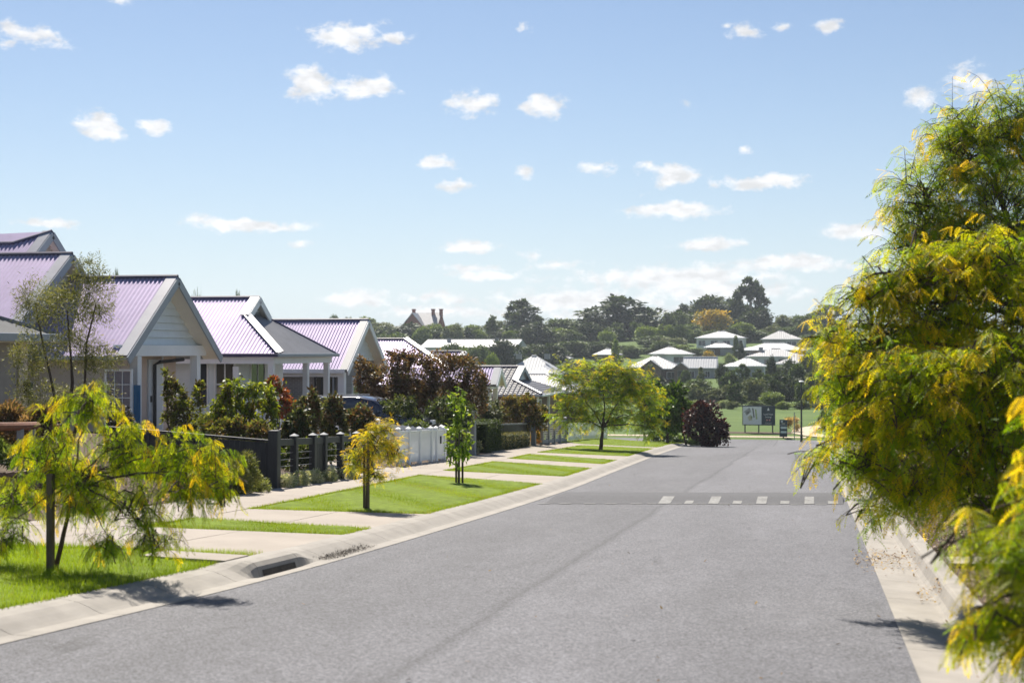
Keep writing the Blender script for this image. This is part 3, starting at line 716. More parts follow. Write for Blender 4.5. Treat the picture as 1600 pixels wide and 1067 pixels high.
def window(parent, face, c, w, h, cols=2, rows=2, glass='glass_dark', fmat='white_paint', fw=0.06, bar=0.03, extra=None):
    """face 'Y': on a wall facing -Y, at c=(x,y,zc); face 'X': on a wall facing +X"""
    c = Vector(tuple(map(float, c))); U = Vector((1, 0, 0)) if face == 'Y' else Vector((0, 1, 0)); O = Vector((0, -1, 0)) if face == 'Y' else Vector((1, 0, 0))
    def bx(mb, u0, u1, z0, z1, d0, d1):
        p = c+U*(u0+u1)/2+Vector((0, 0, (z0+z1)/2))+O*(d0+d1)/2
        sz = (abs(u1-u0), abs(d1-d0), abs(z1-z0)) if face == 'Y' else (abs(d1-d0), abs(u1-u0), abs(z1-z0)); mb.box(p, sz)
    fr = MB(); bx(fr, -w/2-fw, w/2+fw, h/2, h/2+fw, -.02, .06); bx(fr, -w/2-fw-.02, w/2+fw+.02, -h/2-fw, -h/2, -.02, .09)
    bx(fr, -w/2-fw, -w/2, -h/2, h/2, -.02, .058); bx(fr, w/2, w/2+fw, -h/2, h/2, -.02, .058)
    wo = fr.build('window', M_[fmat], parent)
    for i in range(cols):
        for j in range(rows):
            p = MB(); bx(p, -w/2+w*i/cols+bar/2, -w/2+w*(i+1)/cols-bar/2, -h/2+h*j/rows+bar/2, -h/2+h*(j+1)/rows-bar/2, .012, .022); p.build('pane', M_[glass], wo)
    for i in range(1, cols):
        p = MB(); x = -w/2+w*i/cols; bx(p, x-bar/2, x+bar/2, -h/2, h/2, .005, .045); p.build('glazing_bar', M_[fmat], wo)
    for j in range(1, rows):
        p = MB(); z = -h/2+h*j/rows; bx(p, -w/2, w/2, z-bar/2, z+bar/2, .006, .043); p.build('glazing_bar', M_[fmat], wo)
    return wo
def post(parent, x, y, z0, z1, s=0.26, mat='white_paint'):
    mb = MB(); mb.bx(x-s/2, x+s/2, y-s/2, y+s/2, z0, z1); return mb.build('post', M_[mat], parent, bevel=0.01)
def gable_end(parent, X, yA, zA, yN, yF, zE, over=0.5, cap='roof_cap', board_mat='gable_board_paint', zb=None, bd=0.24, soffit='cream_paint', barge='trim_grey', boards=True):
    """front gable facing +X whose barge stands at X"""
    A, Nn, Ff = Vector((X, yA, zA)), Vector((X, yN, zE)), Vector((X, yF, zE))
    for e in (Nn, Ff):
        mb = MB(); mb.bar(A+Vector((.02, 0, -.13)), e+Vector((.02, 0, -.13)), 0.05, 0.26, (0, 0, 1)); mb.build('barge_board', M_[barge], parent)
        d = (e-A).normalized(); nn = Vector((0, -d.z, d.y)) if e is Nn else Vector((0, d.z, -d.y))
        if nn.z < 0: nn = -nn
        w = .36; mb = MB()
        mb.prism([A+nn*.012, e+nn*.012, e+nn*.012-Vector((w, 0, 0)), A+nn*.012-Vector((w, 0, 0))], nn*.03); mb.build('barge_capping', M_[cap], parent)
        mb = MB(); mb.prism([A-nn*.12, e-nn*.12, e-nn*.12-Vector((over, 0, 0)), A-nn*.12-Vector((over, 0, 0))], -nn*.02); mb.build('soffit', M_[soffit], parent)
    if not boards: return
    zb = zE+.1 if zb is None else zb; z = zb; xw = X-over
    while z < zA-.22:
        z1 = min(z+bd, zA-.14)
        def yl(zz, y): return yA+(y-yA)*min(1, max(0, (zA-.1-zz)/(zA-zE)))
        mb = MB(); q = [(xw+.075, yl(z, yN), z), (xw+.075, yl(z, yF), z), (xw+.008, yl(z1, yF), z1), (xw+.008, yl(z1, yN), z1)]
        mb.prism(q, (-.03, 0, 0)); mb.build('board', M_[board_mat], parent)
        z = z1-.0
T38 = math.tan(math.radians(36.5))
# ------------------------------------------------ house with the weatherboard portico
hw = thing('house', 'house with glare-tinted grey corrugated iron roofs, white posted weatherboard gable portico behind wispy tree', 'house', (-22, 42.5, ground(-22, 42.5)))
def rel(o): return Matrix.Translation(-Vector(o.location))
def finish(root):                            # parts were built in world space: keep them there under the root
    bpy.context.view_layer.update()
    inv = root.matrix_world.inverted()
    for ch in root.children: ch.matrix_parent_inverse = inv
pA = at_x(278, 433, -20); pN = at_x(198, 555, -20); pF = at_x(338, 553, -20)
zE = 1.62; yA, zA = float(pA[1]), float(pA[2]); yN, yF = yA-(zA-zE)/T38, yA+(zA-zE)/T38
roof_slope(hw, [(-29, yN, zE), (-20.3, yN, zE), (-20.3, yA, zA), (-29, yA, zA)])
roof_slope(hw, [(-20.3, yF, zE), (-29, yF, zE), (-29, yA, zA), (-20.3, yA, zA)])
ridge_cap(hw, (-29, yA, zA), (-20.0, yA, zA)); gutter(hw, (-29, yN-.05, zE), (-20.36, yN-.05, zE))
gutter(hw, (-29, yF+.05, zE), (-20.36, yF+.05, zE))
gable_end(hw, -20.0, yA, zA, yN, yF, zE, over=.62, zb=1.98)
mb = MB(); mb.bx(-20.66, -20.36, yN+.35, yF-.4, 1.62, 1.975); mb.build('beam', M_['white_paint'], hw, bevel=.012)
p1y = float(at_x(212, 600, -20.5)[1]); p2y = float(at_x(305, 600, -20.5)[1])
for py_ in (p1y, p2y): post(hw, -20.5, py_, ground(-20.5, py_)-.1, 1.62, .27)
gz = ground(-21, 42)-.4
wall(hw, -29, -20.95, yN+.62, yN+.8, gz, 1.62, 'tan_render'); wall(hw, -21.6, -21.4, yN+.8, yF-.62, gz, 1.9, 'peach_board'); wall(hw, -29, -21.4, yF-.8, yF-.62, gz, 1.62, 'tan_render')
for k in range(10):
    z = -.55+.23*k; mb = MB(); mb.add([(-21.385, yN+2.9, z), (-21.385, yF-.62, z), (-21.4, yF-.62, z+.225), (-21.4, yN+2.9, z+.225), (-21.41, yN+2.9, z), (-21.41, yF-.62, z)], [(0,1,2,3),(0,4,5,1)]); mb.build('board', M_['peach_board'], hw)
xw = float(at_y(186, 600, yN+.62)[0]); window(hw, 'Y', (xw, yN+.62, 0.36), 0.78, 1.62, 3, 4, 'glass_blue', bar=.025)
mb = MB(); mb.bx(xw+.52, xw+.72, yN+.54, yN+.60, -.45, .75); mb.build('shutter', M_['blue_curtain'], hw)
yd = float(at_x(240, 600, -21.4)[1]); mb = MB(); mb.bx(-21.4, -21.33, yd-.5, yd+.5, gz, 1.5); do = mb.build('door', M_['door_white'], hw)
mb = MB(); mb.bx(-21.33, -21.28, yd-.38, yd-.34, .1, .3); mb.build('handle', M_['black_metal'], do)
mb = MB(); mb.bx(-21.40, -21.345, yd+.55, yd+.62, gz, 1.6); mb.build('door_frame', M_['white_paint'], hw)
yp = float(at_x(253, 600, -21.0)[1]); mb = MB(); mb.tube([(-21.25, yp, gz), (-21.25, yp, 1.33), (-21.1, yp+.05, 1.42), (-20.75, yF-1.4, 1.5)], .06, 8); mb.build('downpipe', M_['black_metal'], hw)
# second, larger gable behind
p2 = at_x(113, 397, -23.4); yA2, zA2 = float(p2[1]), float(p2[2]); yN2 = yA2-(zA2-zE)/T38; yF2 = yA2+(zA2-zE)/T38
roof_slope(hw, [(-34, yN2, zE), (-23.7, yN2, zE), (-23.7, yA2, zA2), (-34, yA2, zA2)])
roof_slope(hw, [(-23.7, yF2, zE), (-34, yF2, zE), (-34, yA2, zA2), (-23.7, yA2, zA2)])
ridge_cap(hw, (-34, yA2, zA2), (-23.4, yA2, zA2)); gable_end(hw, -23.4, yA2, zA2, yN2, yF2, zE, over=.5, zb=2.3, board_mat='cream_paint')
wall(hw, -33, -24.0, yN2+.5, yF2-.5, gz, 2.0, 'tan_render')
# third roof with the rising ridge and vented gablet
p3 = at_x(82, 362, -25.6); p3b = at_x(20, 381, -28.6); p3c = at_x(-60, 382, -32.5); t3 = math.tan(math.radians(38))
yN3 = float(p3[1])-(float(p3[2])-zE)/t3
def on_slope(px, py):                        # where a sight line meets the plane of that near slope
    d = cam_ray(px, py); n_ = np.array([0, -t3, 1.0]); o_ = np.array([0, yN3, zE]); return EYE+d*(np.dot(o_-EYE, n_)/np.dot(d, n_))
p3b = on_slope(20, 381); p3c = on_slope(-120, 383)
roof_slope(hw, [(-40, yN3, zE), (-25.9, yN3, zE), tuple(p3-np.array([.3, 0, 0])), tuple(p3b), tuple(p3c), (-40, float(p3c[1]), float(p3c[2]))])
yF3 = 2*float(p3[1])-yN3
mb = MB(); mb.add([(-25.9, yF3, zE), (-40, yF3, zE), (-40, p3c[1], p3c[2]), tuple(p3b), tuple(p3-np.array([.3, 0, 0]))], [(0,1,2,3,4)]); mb.build('roof_slope', M_['roof_iron_glare'], hw)
ridge_cap(hw, p3b, p3); ridge_cap(hw, p3c, p3b)
gable_end(hw, -25.6, float(p3[1]), float(p3[2]), yN3, yF3, zE, over=.35, zb=2.5, board_mat='tan_render', barge='trim_grey')
wall(hw, -39, -26.0, yN3+.5, yF3-.5, gz, 2.0, 'tan_render')
finish(hw)
# ------------------------------------------------ garage wing at the near end
ho = thing('house', 'grey rendered garage with low grey hip roof and black wall light, at the near end', 'house', (-20, 34, ground(-20, 34)))
pe = at_x(91, 525, -18.4); ye, ze = float(pe[1]), float(pe[2]); t0 = math.tan(math.radians(22)); hd = 4.2; yn = ye-13.0
roof_slope(ho, [(-18.4, yn, ze), (-18.4, ye, ze), (-18.4-hd, ye-hd, ze+hd*t0), (-18.4-hd, yn+hd, ze+hd*t0)], 'roof_matt')
roof_slope(ho, [(-18.4, ye, ze), (-18.4-2*hd, ye, ze), (-18.4-hd, ye-hd, ze+hd*t0)], 'roof_matt'); roof_slope(ho, [(-18.4-2*hd, yn, ze), (-18.4, yn, ze), (-18.4-hd, yn+hd, ze+hd*t0)], 'roof_matt')
roof_slope(ho, [(-18.4-2*hd, ye, ze), (-18.4-2*hd, yn, ze), (-18.4-hd, yn+hd, ze+hd*t0), (-18.4-hd, ye-hd, ze+hd*t0)], 'roof_matt')
ridge_cap(ho, (-18.4, ye, ze), (-18.4-hd, ye-hd, ze+hd*t0), 'roof_matt'); ridge_cap(ho, (-18.4-hd, yn+hd, ze+hd*t0), (-18.4-hd, ye-hd, ze+hd*t0), 'roof_matt')
gutter(ho, (-18.34, yn, ze), (-18.34, ye+.05, ze), h=.2); gutter(ho, (-18.45, ye+.06, ze), (-18.4-2*hd, ye+.06, ze), h=.2)
mb = MB(); mb.bx(-18.4-2*hd, -18.45, yn, ye-.02, ze-.17, ze-.14); mb.build('soffit', M_['cream_paint'], ho)
yc = float(at_x(40, 600, -19.1)[1]); yc0 = float(at_x(27, 600, -19.1)[1]); g0 = ground(-19, 30)-.6
wall(ho, -19.3, -19.1, yn+.7, yc0, g0, ze-.16, 'grey_render'); wall(ho, -19.32, -19.05, yc0, yc, g0, ze-.155, 'tan_render'); wall(ho, -26, -19.32, yc-.2, yc, g0, ze-.158, 'grey_render'); wall(ho, -26, -19.3, yn+.7, yn+.9, g0, ze-.16, 'grey_render')
mb = MB(); mb.bx(-19.05, -18.9, yc-.18, yc+.02, .62, 1.02); wl = mb.build('wall_light', M_['black_metal'], ho, bevel=.01)
mb = MB(); mb.bx(-19.0, -18.89, yc-.14, yc-.02, .68, .95); mb.build('lamp_glass', M_['glass_dark'], wl)
finish(ho)
# ------------------------------------------------ verandah house with the vented gablet
hv = thing('house', 'house with corrugated hip roof, small white vented gablet and white verandah posts, past the portico', 'house', (-21, 52, ground(-21, 52)))
B2 = at_x(433, 554, -19); C2 = at_x(525, 551, -19); ya, yb = float(B2[1]), float(C2[1]); yr = (ya+yb)/2; ze2 = 1.68; zr = 3.86; hd2 = yr-ya; t2 = (zr-ze2)/hd2
zg = 3.22; xg = -19-(zg-ze2)/t2; hg = (zr-zg)/t2
H1 = (xg, yr-hg, zg); H2 = (xg, yr+hg, zg); RG = (xg, yr, zr)
roof_slope(hv, [(-31, ya, ze2), (-19, ya, ze2), H1, RG, (-31, yr, zr)]); roof_slope(hv, [(-19, yb, ze2), (-31, yb, ze2), (-31, yr, zr), RG, H2])
roof_slope(hv, [(-19, ya, ze2), (-19, yb, ze2), H2, H1], 'roof_grey')  # same iron roof, darker copy without the painted glare
nrm = Vector((0, -t2, 1)).normalized(); hip_flash(hv, H1, (-19, ya, ze2), nrm, .26)
ridge_cap(hv, (-31, yr, zr), (xg+.3, yr, zr)); ridge_cap(hv, (-19, ya, ze2+.02), H1, 'ridge_dark', .05); ridge_cap(hv, (-19, yb, ze2), H2, 'ridge_dark', .05)
gable_end(hv, xg+.32, yr, zr+.03, yr-hg-.15, yr+hg+.15, zg-.07, over=.25, boards=False, barge='white_paint')
mb = MB(); mb.prism([(xg+.05, yr-hg, zg), (xg+.05, yr+hg, zg), (xg+.05, yr, zr)], (-.05, 0, 0)); mb.build('vent_panel', M_['trim_grey'], hv)
for k in range(3):
    z = zg+.1+.13*k; w_ = (zr-z)/t2-.12; mb = MB(); mb.bx(xg+.05, xg+.08, yr-w_, yr+w_, z, z+.06); mb.build('vent_slat', M_['gable_board_paint'], hv)
gutter(hv, (-31, ya-.06, ze2), (-18.94, ya-.06, ze2), 'ridge_dark'); gutter(hv, (-18.95, ya-.1, ze2), (-18.95, yb+.1, ze2), 'trim_grey')
mb = MB(); mb.bx(-31, -19.15, ya+.06, ya+.28, ze2-.36, ze2-.12); mb.bx(-19.4, -19.14, ya+.28, yb-.1, ze2-.36, ze2-.121); mb.build('beam', M_['white_paint'], hv)
xv = -19.3
for px_ in (411, 478):
    yy = float(at_x(px_, 600, xv)[1]); yy = max(yy, ya+.2); post(hv, xv, yy, ground(xv, yy)-.1, ze2-.36, .21)
post(hv, xv, yb-.3, ground(xv, yb)-.1, ze2-.36, .21)
gv = ground(-21, 51)-.4; wall(hv, -30, -21.15, ya+.72, ya+.9, gv, ze2-.13, 'gable_board_paint'); wall(hv, -21.3, -21.1, ya+.9, yb-.5, gv, ze2-.14, 'gable_board_paint')
xw2 = float(at_y(352, 600, ya+.72)[0]); window(hv, 'Y', (xw2, ya+.72, .55), .72, 1.75, 2, 2, 'glass_warm', bar=.05)
xw3 = float(at_y(318, 600, ya+.72)[0]); window(hv, 'Y', (xw3, ya+.72, .55), .3, 1.75, 1, 2, 'glass_dark')
mb = MB(); q = at_y(369, 582, ya+.3); mb.box(q, (.24, .12, .46)); mb.build('wall_box', M_['white_paint'], hv, bevel=.02)
window(hv, 'X', (-21.1, yr, .5), 1.4, 1.6, 2, 2, 'glass_dark')
finish(hv)
# ------------------------------------------------ brick house with the big gable
hb = thing('house', 'grey brick house with broad glare-tinted grey iron gable, behind the bronze-leaved tree', 'house', (-22, 62, ground(-22, 62)))
q = at_x(576, 500, -20); yA3, zA3 = float(q[1]), float(q[2]); zE3 = .95; yN3_, yF3_ = yA3-(zA3-zE3)/T38, yA3+(zA3-zE3)/T38
roof_slope(hb, [(-33, yN3_, zE3), (-20.3, yN3_, zE3), (-20.3, yA3, zA3), (-33, yA3, zA3)]); roof_slope(hb, [(-20.3, yF3_, zE3), (-33, yF3_, zE3), (-33, yA3, zA3), (-20.3, yA3, zA3)])
ridge_cap(hb, (-33, yA3, zA3), (-20, yA3, zA3)); gable_end(hb, -20, yA3, zA3, yN3_, yF3_, zE3, over=.5, zb=1.35, barge='white_paint', cap='roof_pale')
gutter(hb, (-24, yN3_-.06, zE3), (-20.1, yN3_-.06, zE3), 'white_paint', h=.2)
roof_slope(hb, [(-24, yN3_-6.2, zE3), (-24, yN3_+.2, zE3), (-28.5, yN3_+.2, zE3+3.1), (-28.5, yN3_-6.2, zE3+3.1)], 'roof_grey')  # street-facing iron in the grey copy, no glare in its colour
mb = MB(); mb.bar((-24, yN3_-6.25, zE3-.06), (-28.5, yN3_-6.25, zE3+3.04), .06, .26); mb.build('barge_board', M_['white_paint'], hb); gutter(hb, (-23.95, yN3_-6.2, zE3), (-23.95, yN3_, zE3), 'white_paint', h=.2)
g3 = ground(-21, 60)-.5; wall(hb, -24.6, -20.5, yN3_+.45, yN3_+.65, g3, zE3-.1, 'grey_brick'); wall(hb, -24.6, -24.4, yN3_-6, yN3_+.45, g3, zE3-.1, 'grey_brick'); wall(hb, -20.7, -20.5, yN3_+.65, yF3_-.5, g3, 1.4, 'grey_brick'); wall(hb, -32, -24.6, yN3_-6, yN3_-5.8, g3, zE3+1.5, 'grey_brick')
mb = MB(); mb.bx(-24.4, -20.2, yN3_+.1, yN3_+.42, zE3-.3, zE3-.12); mb.build('fascia_beam', M_['white_paint'], hb)
xw4 = float(at_y(508, 600, yN3_+.45)[0]); window(hb, 'Y', (xw4, yN3_+.45, -.28), .85, 1.75, 3, 1, 'glass_warm', 'black_metal', bar=.06)
post(hb, -20.35, yN3_+.3, g3, zE3-.3, .3); mb = MB(); mb.tube([(-20.75, yN3_+.3, g3), (-20.75, yN3_+.3, zE3-.35), (-20.85, yN3_+.1, zE3-.1)], .05, 8); mb.build('downpipe', M_['trim_grey'], hb)
window(hb, 'X', (-20.5, yA3, -.2), 1.8, 1.5, 2, 2, 'glass_dark')
finish(hb)
# ------------------------------------------------ hip-roofed house with a small posted porch
hp = thing('house', 'hip roofed iron house with small white posted gable porch, beyond the bronze-leaved tree', 'house', (-20, 75, ground(-20, 75)))
q = at_x(735, 602, -17.5); y4, z4 = float(q[1]), float(q[2]); rt = at_y(631, 530, y4+4.2); h4 = 4.2; zr4 = float(rt[2]); xr4 = float(rt[0])
roof_slope(hp, [(-34, y4, z4), (-17.5, y4, z4), (xr4, y4+h4, zr4), (-34, y4+h4, zr4)]); roof_slope(hp, [(-17.5, y4, z4), (-17.5, y4+2*h4, z4), (xr4, y4+h4, zr4)], 'roof_grey')  # end slope takes the grey copy, near slope the glare-coloured iron
roof_slope(hp, [(-17.5, y4+2*h4, z4), (-34, y4+2*h4, z4), (-34, y4+h4, zr4), (xr4, y4+h4, zr4)])
n4 = Vector((0, -(zr4-z4)/h4, 1)).normalized(); hip_flash(hp, (xr4, y4+h4, zr4), (-17.5, y4, z4), n4, .25); ridge_cap(hp, (xr4, y4+h4, zr4+.02), (-17.5, y4, z4+.02), 'ridge_dark', .05); ridge_cap(hp, (-34, y4+h4, zr4), (xr4, y4+h4, zr4))
gutter(hp, (-34, y4-.05, z4), (-17.4, y4-.05, z4)); g4 = ground(-18, 75)-.6
wall(hp, -33, -18.1, y4+.6, y4+2*h4-.6, g4, z4-.08, 'tan_render')
q = at_x(783, 575, -15.4); yA5, zA5 = float(q[1]), float(q[2]); zE5 = float(at_x(772, 602, -15.4)[2]); t5 = .8; hw5 = (zA5-zE5)/t5
roof_slope(hp, [(-21, yA5-hw5, zE5), (-15.7, yA5-hw5, zE5), (-15.7, yA5, zA5), (-21, yA5, zA5)]); roof_slope(hp, [(-15.7, yA5+hw5, zE5), (-21, yA5+hw5, zE5), (-21, yA5, zA5), (-15.7, yA5, zA5)])
gable_end(hp, -15.4, yA5, zA5, yA5-hw5, yA5+hw5, zE5, over=.35, zb=zE5+.1, barge='white_paint', cap='roof_white', board_mat='cream_paint')
mb = MB(); mb.bx(-16.0, -15.75, yA5-hw5+.15, yA5+hw5-.15, zE5-.2, zE5+.08); mb.build('beam', M_['white_paint'], hp)
for dy in (-.9, .9): post(hp, -15.88, yA5+hw5*dy*.85, ground(-15.9, yA5)-.2, zE5-.2, .22, 'cream_paint')
finish(hp)
# ------------------------------------------------ small iron gable glimpsed beyond
hs = thing('house', 'glare-tinted grey iron gable roof glimpsed over the bronze-leaved tree', 'house', (-25, 100, ground(-25, 100)))
q = at_y(722, 549, 101); xs_, zs_ = float(q[0]), float(q[2])
roof_slope(hs, [(-40, 98, zs_-2), (xs_, 98, zs_-2), (xs_, 101, zs_), (-40, 101, zs_)]); roof_slope(hs, [(xs_, 104, zs_-2), (-40, 104, zs_-2), (-40, 101, zs_), (xs_, 101, zs_)])
gable_end(hs, xs_+.3, 101, zs_, 98, 104, zs_-2, over=.3, zb=zs_-1.8, barge='white_paint', cap='roof_white'); wall(hs, -38, xs_-.3, 98.5, 103.5, ground(-25, 100)-.5, zs_-2, 'tan_render'); ridge_cap(hs, (-40, 101, zs_), (xs_, 101, zs_))
finish(hs)
# ------------------------------------------------ tiled house
ht = thing('house', 'dark tiled hip roof house with pointed white gablet, beside the small porch', 'house', (-20, 90, ground(-20, 90)))
q = at_y(846, 617, 84.5); xt, zt = float(q[0]), float(q[2]); hd7 = 4.4; zr7 = float(at_y(805, 574, 84.5+hd7)[2]); t7 = (zr7-zt)/hd7
xg7 = float(at_y(812, 574, 84.5+hd7)[0]); zg7 = zt+(xt-xg7)*t7; hg7 = max(.3, (zr7-zg7)/t7)
y7 = 84.5; yr7 = y7+hd7
tile_slope(ht, [(-34, y7, zt), (xt, y7, zt), (xg7, yr7-hg7, zg7), (xg7, yr7, zr7), (-34, yr7, zr7)])
tile_slope(ht, [(xt, y7, zt), (xt, y7+2*hd7, zt), (xg7, yr7+hg7, zg7), (xg7, yr7-hg7, zg7)])
roof_slope(ht, [(xt, y7+2*hd7, zt), (-34, y7+2*hd7, zt), (-34, yr7, zr7), (xg7, yr7, zr7), (xg7, yr7+hg7, zg7)], 'roof_tile', .3, .01)
ridge_cap(ht, (-34, yr7, zr7+.03), (xg7+.2, yr7, zr7+.03), 'ridge_dark', .1); ridge_cap(ht, (xt, y7, zt+.04), (xg7, yr7-hg7, zg7+.06), 'ridge_dark', .09)
gable_end(ht, xg7+.3, yr7, zr7+.06, yr7-hg7-.1, yr7+hg7+.1, zg7-.02, over=.2, boards=False, barge='trim_grey', cap='roof_tile')
mb = MB(); mb.prism([(xg7+.1, yr7-hg7, zg7), (xg7+.1, yr7+hg7, zg7), (xg7+.1, yr7, zr7)], (-.1, 0, 0)); mb.build('vent_panel', M_['gable_board_paint'], ht)
gutter(ht, (-34, y7-.05, zt), (xt+.05, y7-.05, zt)); gutter(ht, (xt+.05, y7, zt), (xt+.05, y7+2*hd7, zt), 'white_paint'); g7 = ground(-18, 88)-.6
wall(ht, -33, xt-.6, y7+.6, y7+2*hd7-.6, g7, zt-.08, 'brown_brick')
window(ht, 'Y', (xt-2.6, y7+.6, zt-1.0), 1.2, 1.1, 2, 1, 'glass_dark'); window(ht, 'X', (xt-.6, y7+2.2, zt-1.0), 1.4, 1.2, 2, 1, 'glass_dark')
post(ht, xt-.3, y7+.3, g7, zt-.1, .16); post(ht, xt-.3, y7+4, g7, zt-.1, .16)
finish(ht)
# ------------------------------------------------ pale metal hip beyond the tiles
hq = thing('house', 'house with pale grey metal hip roof beyond the tiled roof', 'house', (-18, 103, ground(-18, 103)))
q = at_y(905, 612, 99); xq, zq = float(q[0]), float(q[2]); zrq = float(at_y(850, 585, 103)[2]); xrq = float(at_y(853, 585, 103)[0])
roof_slope(hq, [(-30, 99, zq), (xq, 99, zq), (xrq, 103, zrq), (-30, 103, zrq)], 'roof_pale', .2, .012); roof_slope(hq, [(xq, 99, zq), (xq, 107, zq), (xrq, 103, zrq)], 'roof_pale', .2, .012)
roof_slope(hq, [(xq, 107, zq), (-30, 107, zq), (-30, 103, zrq), (xrq, 103, zrq)], 'roof_pale', .2, .012); ridge_cap(hq, (-30, 103, zrq), (xrq, 103, zrq), 'roof_white'); ridge_cap(hq, (xq, 99, zq), (xrq, 103, zrq), 'roof_white')
wall(hq, -29, xq-.5, 99.5, 106.5, ground(-18, 103)-.5, zq-.05, 'brown_brick'); gutter(hq, (-30, 98.95, zq), (xq, 98.95, zq), 'white_paint')
finish(hq)
# ================================================================== FENCES, CAR, STREET FURNITURE
def cap_mesh(mb, x, y, z, s, h=.05):
    a = s/2+.012; mb.add([(x-a, y-a, z), (x+a, y-a, z), (x+a, y+a, z), (x-a, y+a, z), (x, y, z+h)], [(0,3,2,1),(0,1,4),(1,2,4),(2,3,4),(3,0,4)])
def fence_post(parent, x, y, h, s, mat, cap=True, zoff=-.15, capmat=None):
    g_ = ground(x, y); mb = MB(); mb.bx(x-s/2, x+s/2, y-s/2, y+s/2, g_+zoff, g_+h); o = mb.build('post', M_[mat], parent, bevel=.008)
    if cap:
        c = MB(); cap_mesh(c, x, y, g_+h, s); c.build('post_cap', M_[capmat or mat], o)
    return o
XD = -10.12
fd = thing('fence', 'low charcoal timber post and rail fence with wires along the footpath', 'fence', (XD, 28, ground(XD, 28)))
dys = [float(on_ground_x(px, XD)[1]) for px in (429, 460, 489, 506, 532, 557, 580)]
for i, y in enumerate(dys): fence_post(fd, XD, y, 1.10 if i == 0 else .98, .19 if i == 0 else .135, 'charcoal_timber', i > 0, capmat='grey_post')
for a, b in zip(dys[:-1], dys[1:]):
    za, zb = ground(XD, a), ground(XD, b)
    for hz, hh in ((.86, .13), (.12, .10)):
        mb = MB(); mb.bar((XD, a+.07, za+hz), (XD, b-.07, zb+hz), .05, hh); mb.build('rail', M_['charcoal_timber'], fd)
    for k in range(4):
        mb = MB(); mb.tube([(XD, a+.06, za+.26+.13*k), (XD, b-.06, zb+.26+.13*k)], .004, 4); mb.build('wire', M_['grey_post'], fd)
a, b = dys[2], dys[3]
for k in range(6):
    y = a+.12+(b-a-.24)*k/5; mb = MB(); mb.bx(XD-.02, XD+.02, y-.03, y+.03, ground(XD, y)+.16, ground(XD, y)+.79); mb.build('gate_slat', M_['charcoal_timber'], fd)
finish(fd)
fs = thing('fence', 'solid charcoal paling fence running back from the footpath corner post', 'fence', (-12, dys[0], ground(-12, dys[0])))
ysd = dys[0]+.12
for k in range(32):
    x = -10.3-.105*k; g_ = ground(x, ysd); mb = MB(); mb.bx(x-.049, x+.049, ysd-.01, ysd+.012, g_-.1, g_+.86-.045*(x+10.3)*-.35); mb.build('paling', M_['charcoal_timber'], fs)
for hz in (.2, .7):
    mb = MB(); mb.bar((-10.25, ysd+.03, ground(-10.25, ysd)+hz), (-13.65, ysd+.03, ground(-13.65, ysd)+hz), .04, .08); mb.build('rail', M_['charcoal_timber'], fs)
mb = MB(); mb.bar((-10.25, ysd, ground(-10.25, ysd)+.89), (-13.65, ysd, ground(-13.65, ysd)+.85), .07, .035); mb.build('capping', M_['charcoal_timber'], fs)
finish(fs)
# white front fence with gate
XW = -10.85
fw = thing('fence', 'white timber picket front fence and gate panels facing the footpath', 'fence', (XW, 38, ground(XW, 38)))
wys = [float(on_ground_x(px, XW)[1]) for px in (622, 638, 655, 673, 681, 694)]
for y in wys: fence_post(fw, XW, y, .98, .12, 'white_paint')
pick = {}
def picket(parent, x, y, g_, h, w=.085, t=.02, along='Y', mat='white_paint', zoff=.05):
    key = (round(h, 2), w, along, mat)
    if key not in pick:
        m = MB(); hx, hy = (t/2, w/2) if along == 'Y' else (w/2, t/2)
        m.add([(-hx,-hy,zoff),(hx,-hy,zoff),(hx,hy,zoff),(-hx,hy,zoff),(-hx,-hy,h-.02),(hx,-hy,h-.02),(hx,hy,h-.02),(-hx,hy,h-.02),(0,0,h)], [(0,3,2,1),(0,1,5,4),(1,2,6,5),(2,3,7,6),(3,0,4,7),(4,5,8),(5,6,8),(6,7,8),(7,4,8)]); pick[key] = m.mesh('picket', M_[mat])
    return link('picket', pick[key], parent, (x, y, g_))
for a, b in zip(wys[:-1], wys[1:]):
    n = max(2, int(round((b-a-.12)/.105)))
    for k in range(n):
        y = a+.06+(b-a-.12)*(k+.5)/n; picket(fw, XW, y, ground(XW, y), .88)
    for hz in (.13, .8):
        mb = MB(); mb.bar((XW-.03, a+.06, ground(XW, a)+hz), (XW-.03, b-.06, ground(XW, b)+hz), .04, .1); mb.build('rail', M_['white_paint'], fw)
    mb = MB(); mb.bar((XW, a+.06, ground(XW, a)+.895), (XW, b-.06, ground(XW, b)+.895), .09, .035); mb.build('capping', M_['white_paint'], fw)
mb = MB(); yl_ = (wys[-2]+wys[-1])/2; mb.bx(XW+.012, XW+.04, yl_-.05, yl_+.05, ground(XW, yl_)+.5, ground(XW, yl_)+.72); mb.build('latch', M_['black_metal'], fw)
finish(fw)
fw2 = thing('fence', 'long white picket side fence running back behind the dark leaved shrubs', 'fence', (-15, wys[-1]+.2, ground(-15, wys[-1])))
ysf = wys[-1]+.15
for k in range(52):
    x = -10.95-.155*k; picket(fw2, x, ysf, ground(x, ysf), .92, .09, along='X')
for k in range(5): fence_post(fw2, -11.0-2.0*k, ysf+.08, 1.0, .11, 'white_paint')
for hz in (.2, .62, .83):
    mb = MB(); mb.bar((-10.9, ysf+.03, ground(-10.9, ysf)+hz), (-19, ysf+.03, ground(-19, ysf)+hz), .03, .11); mb.build('rail', M_['white_paint'], fw2)
finish(fw2)
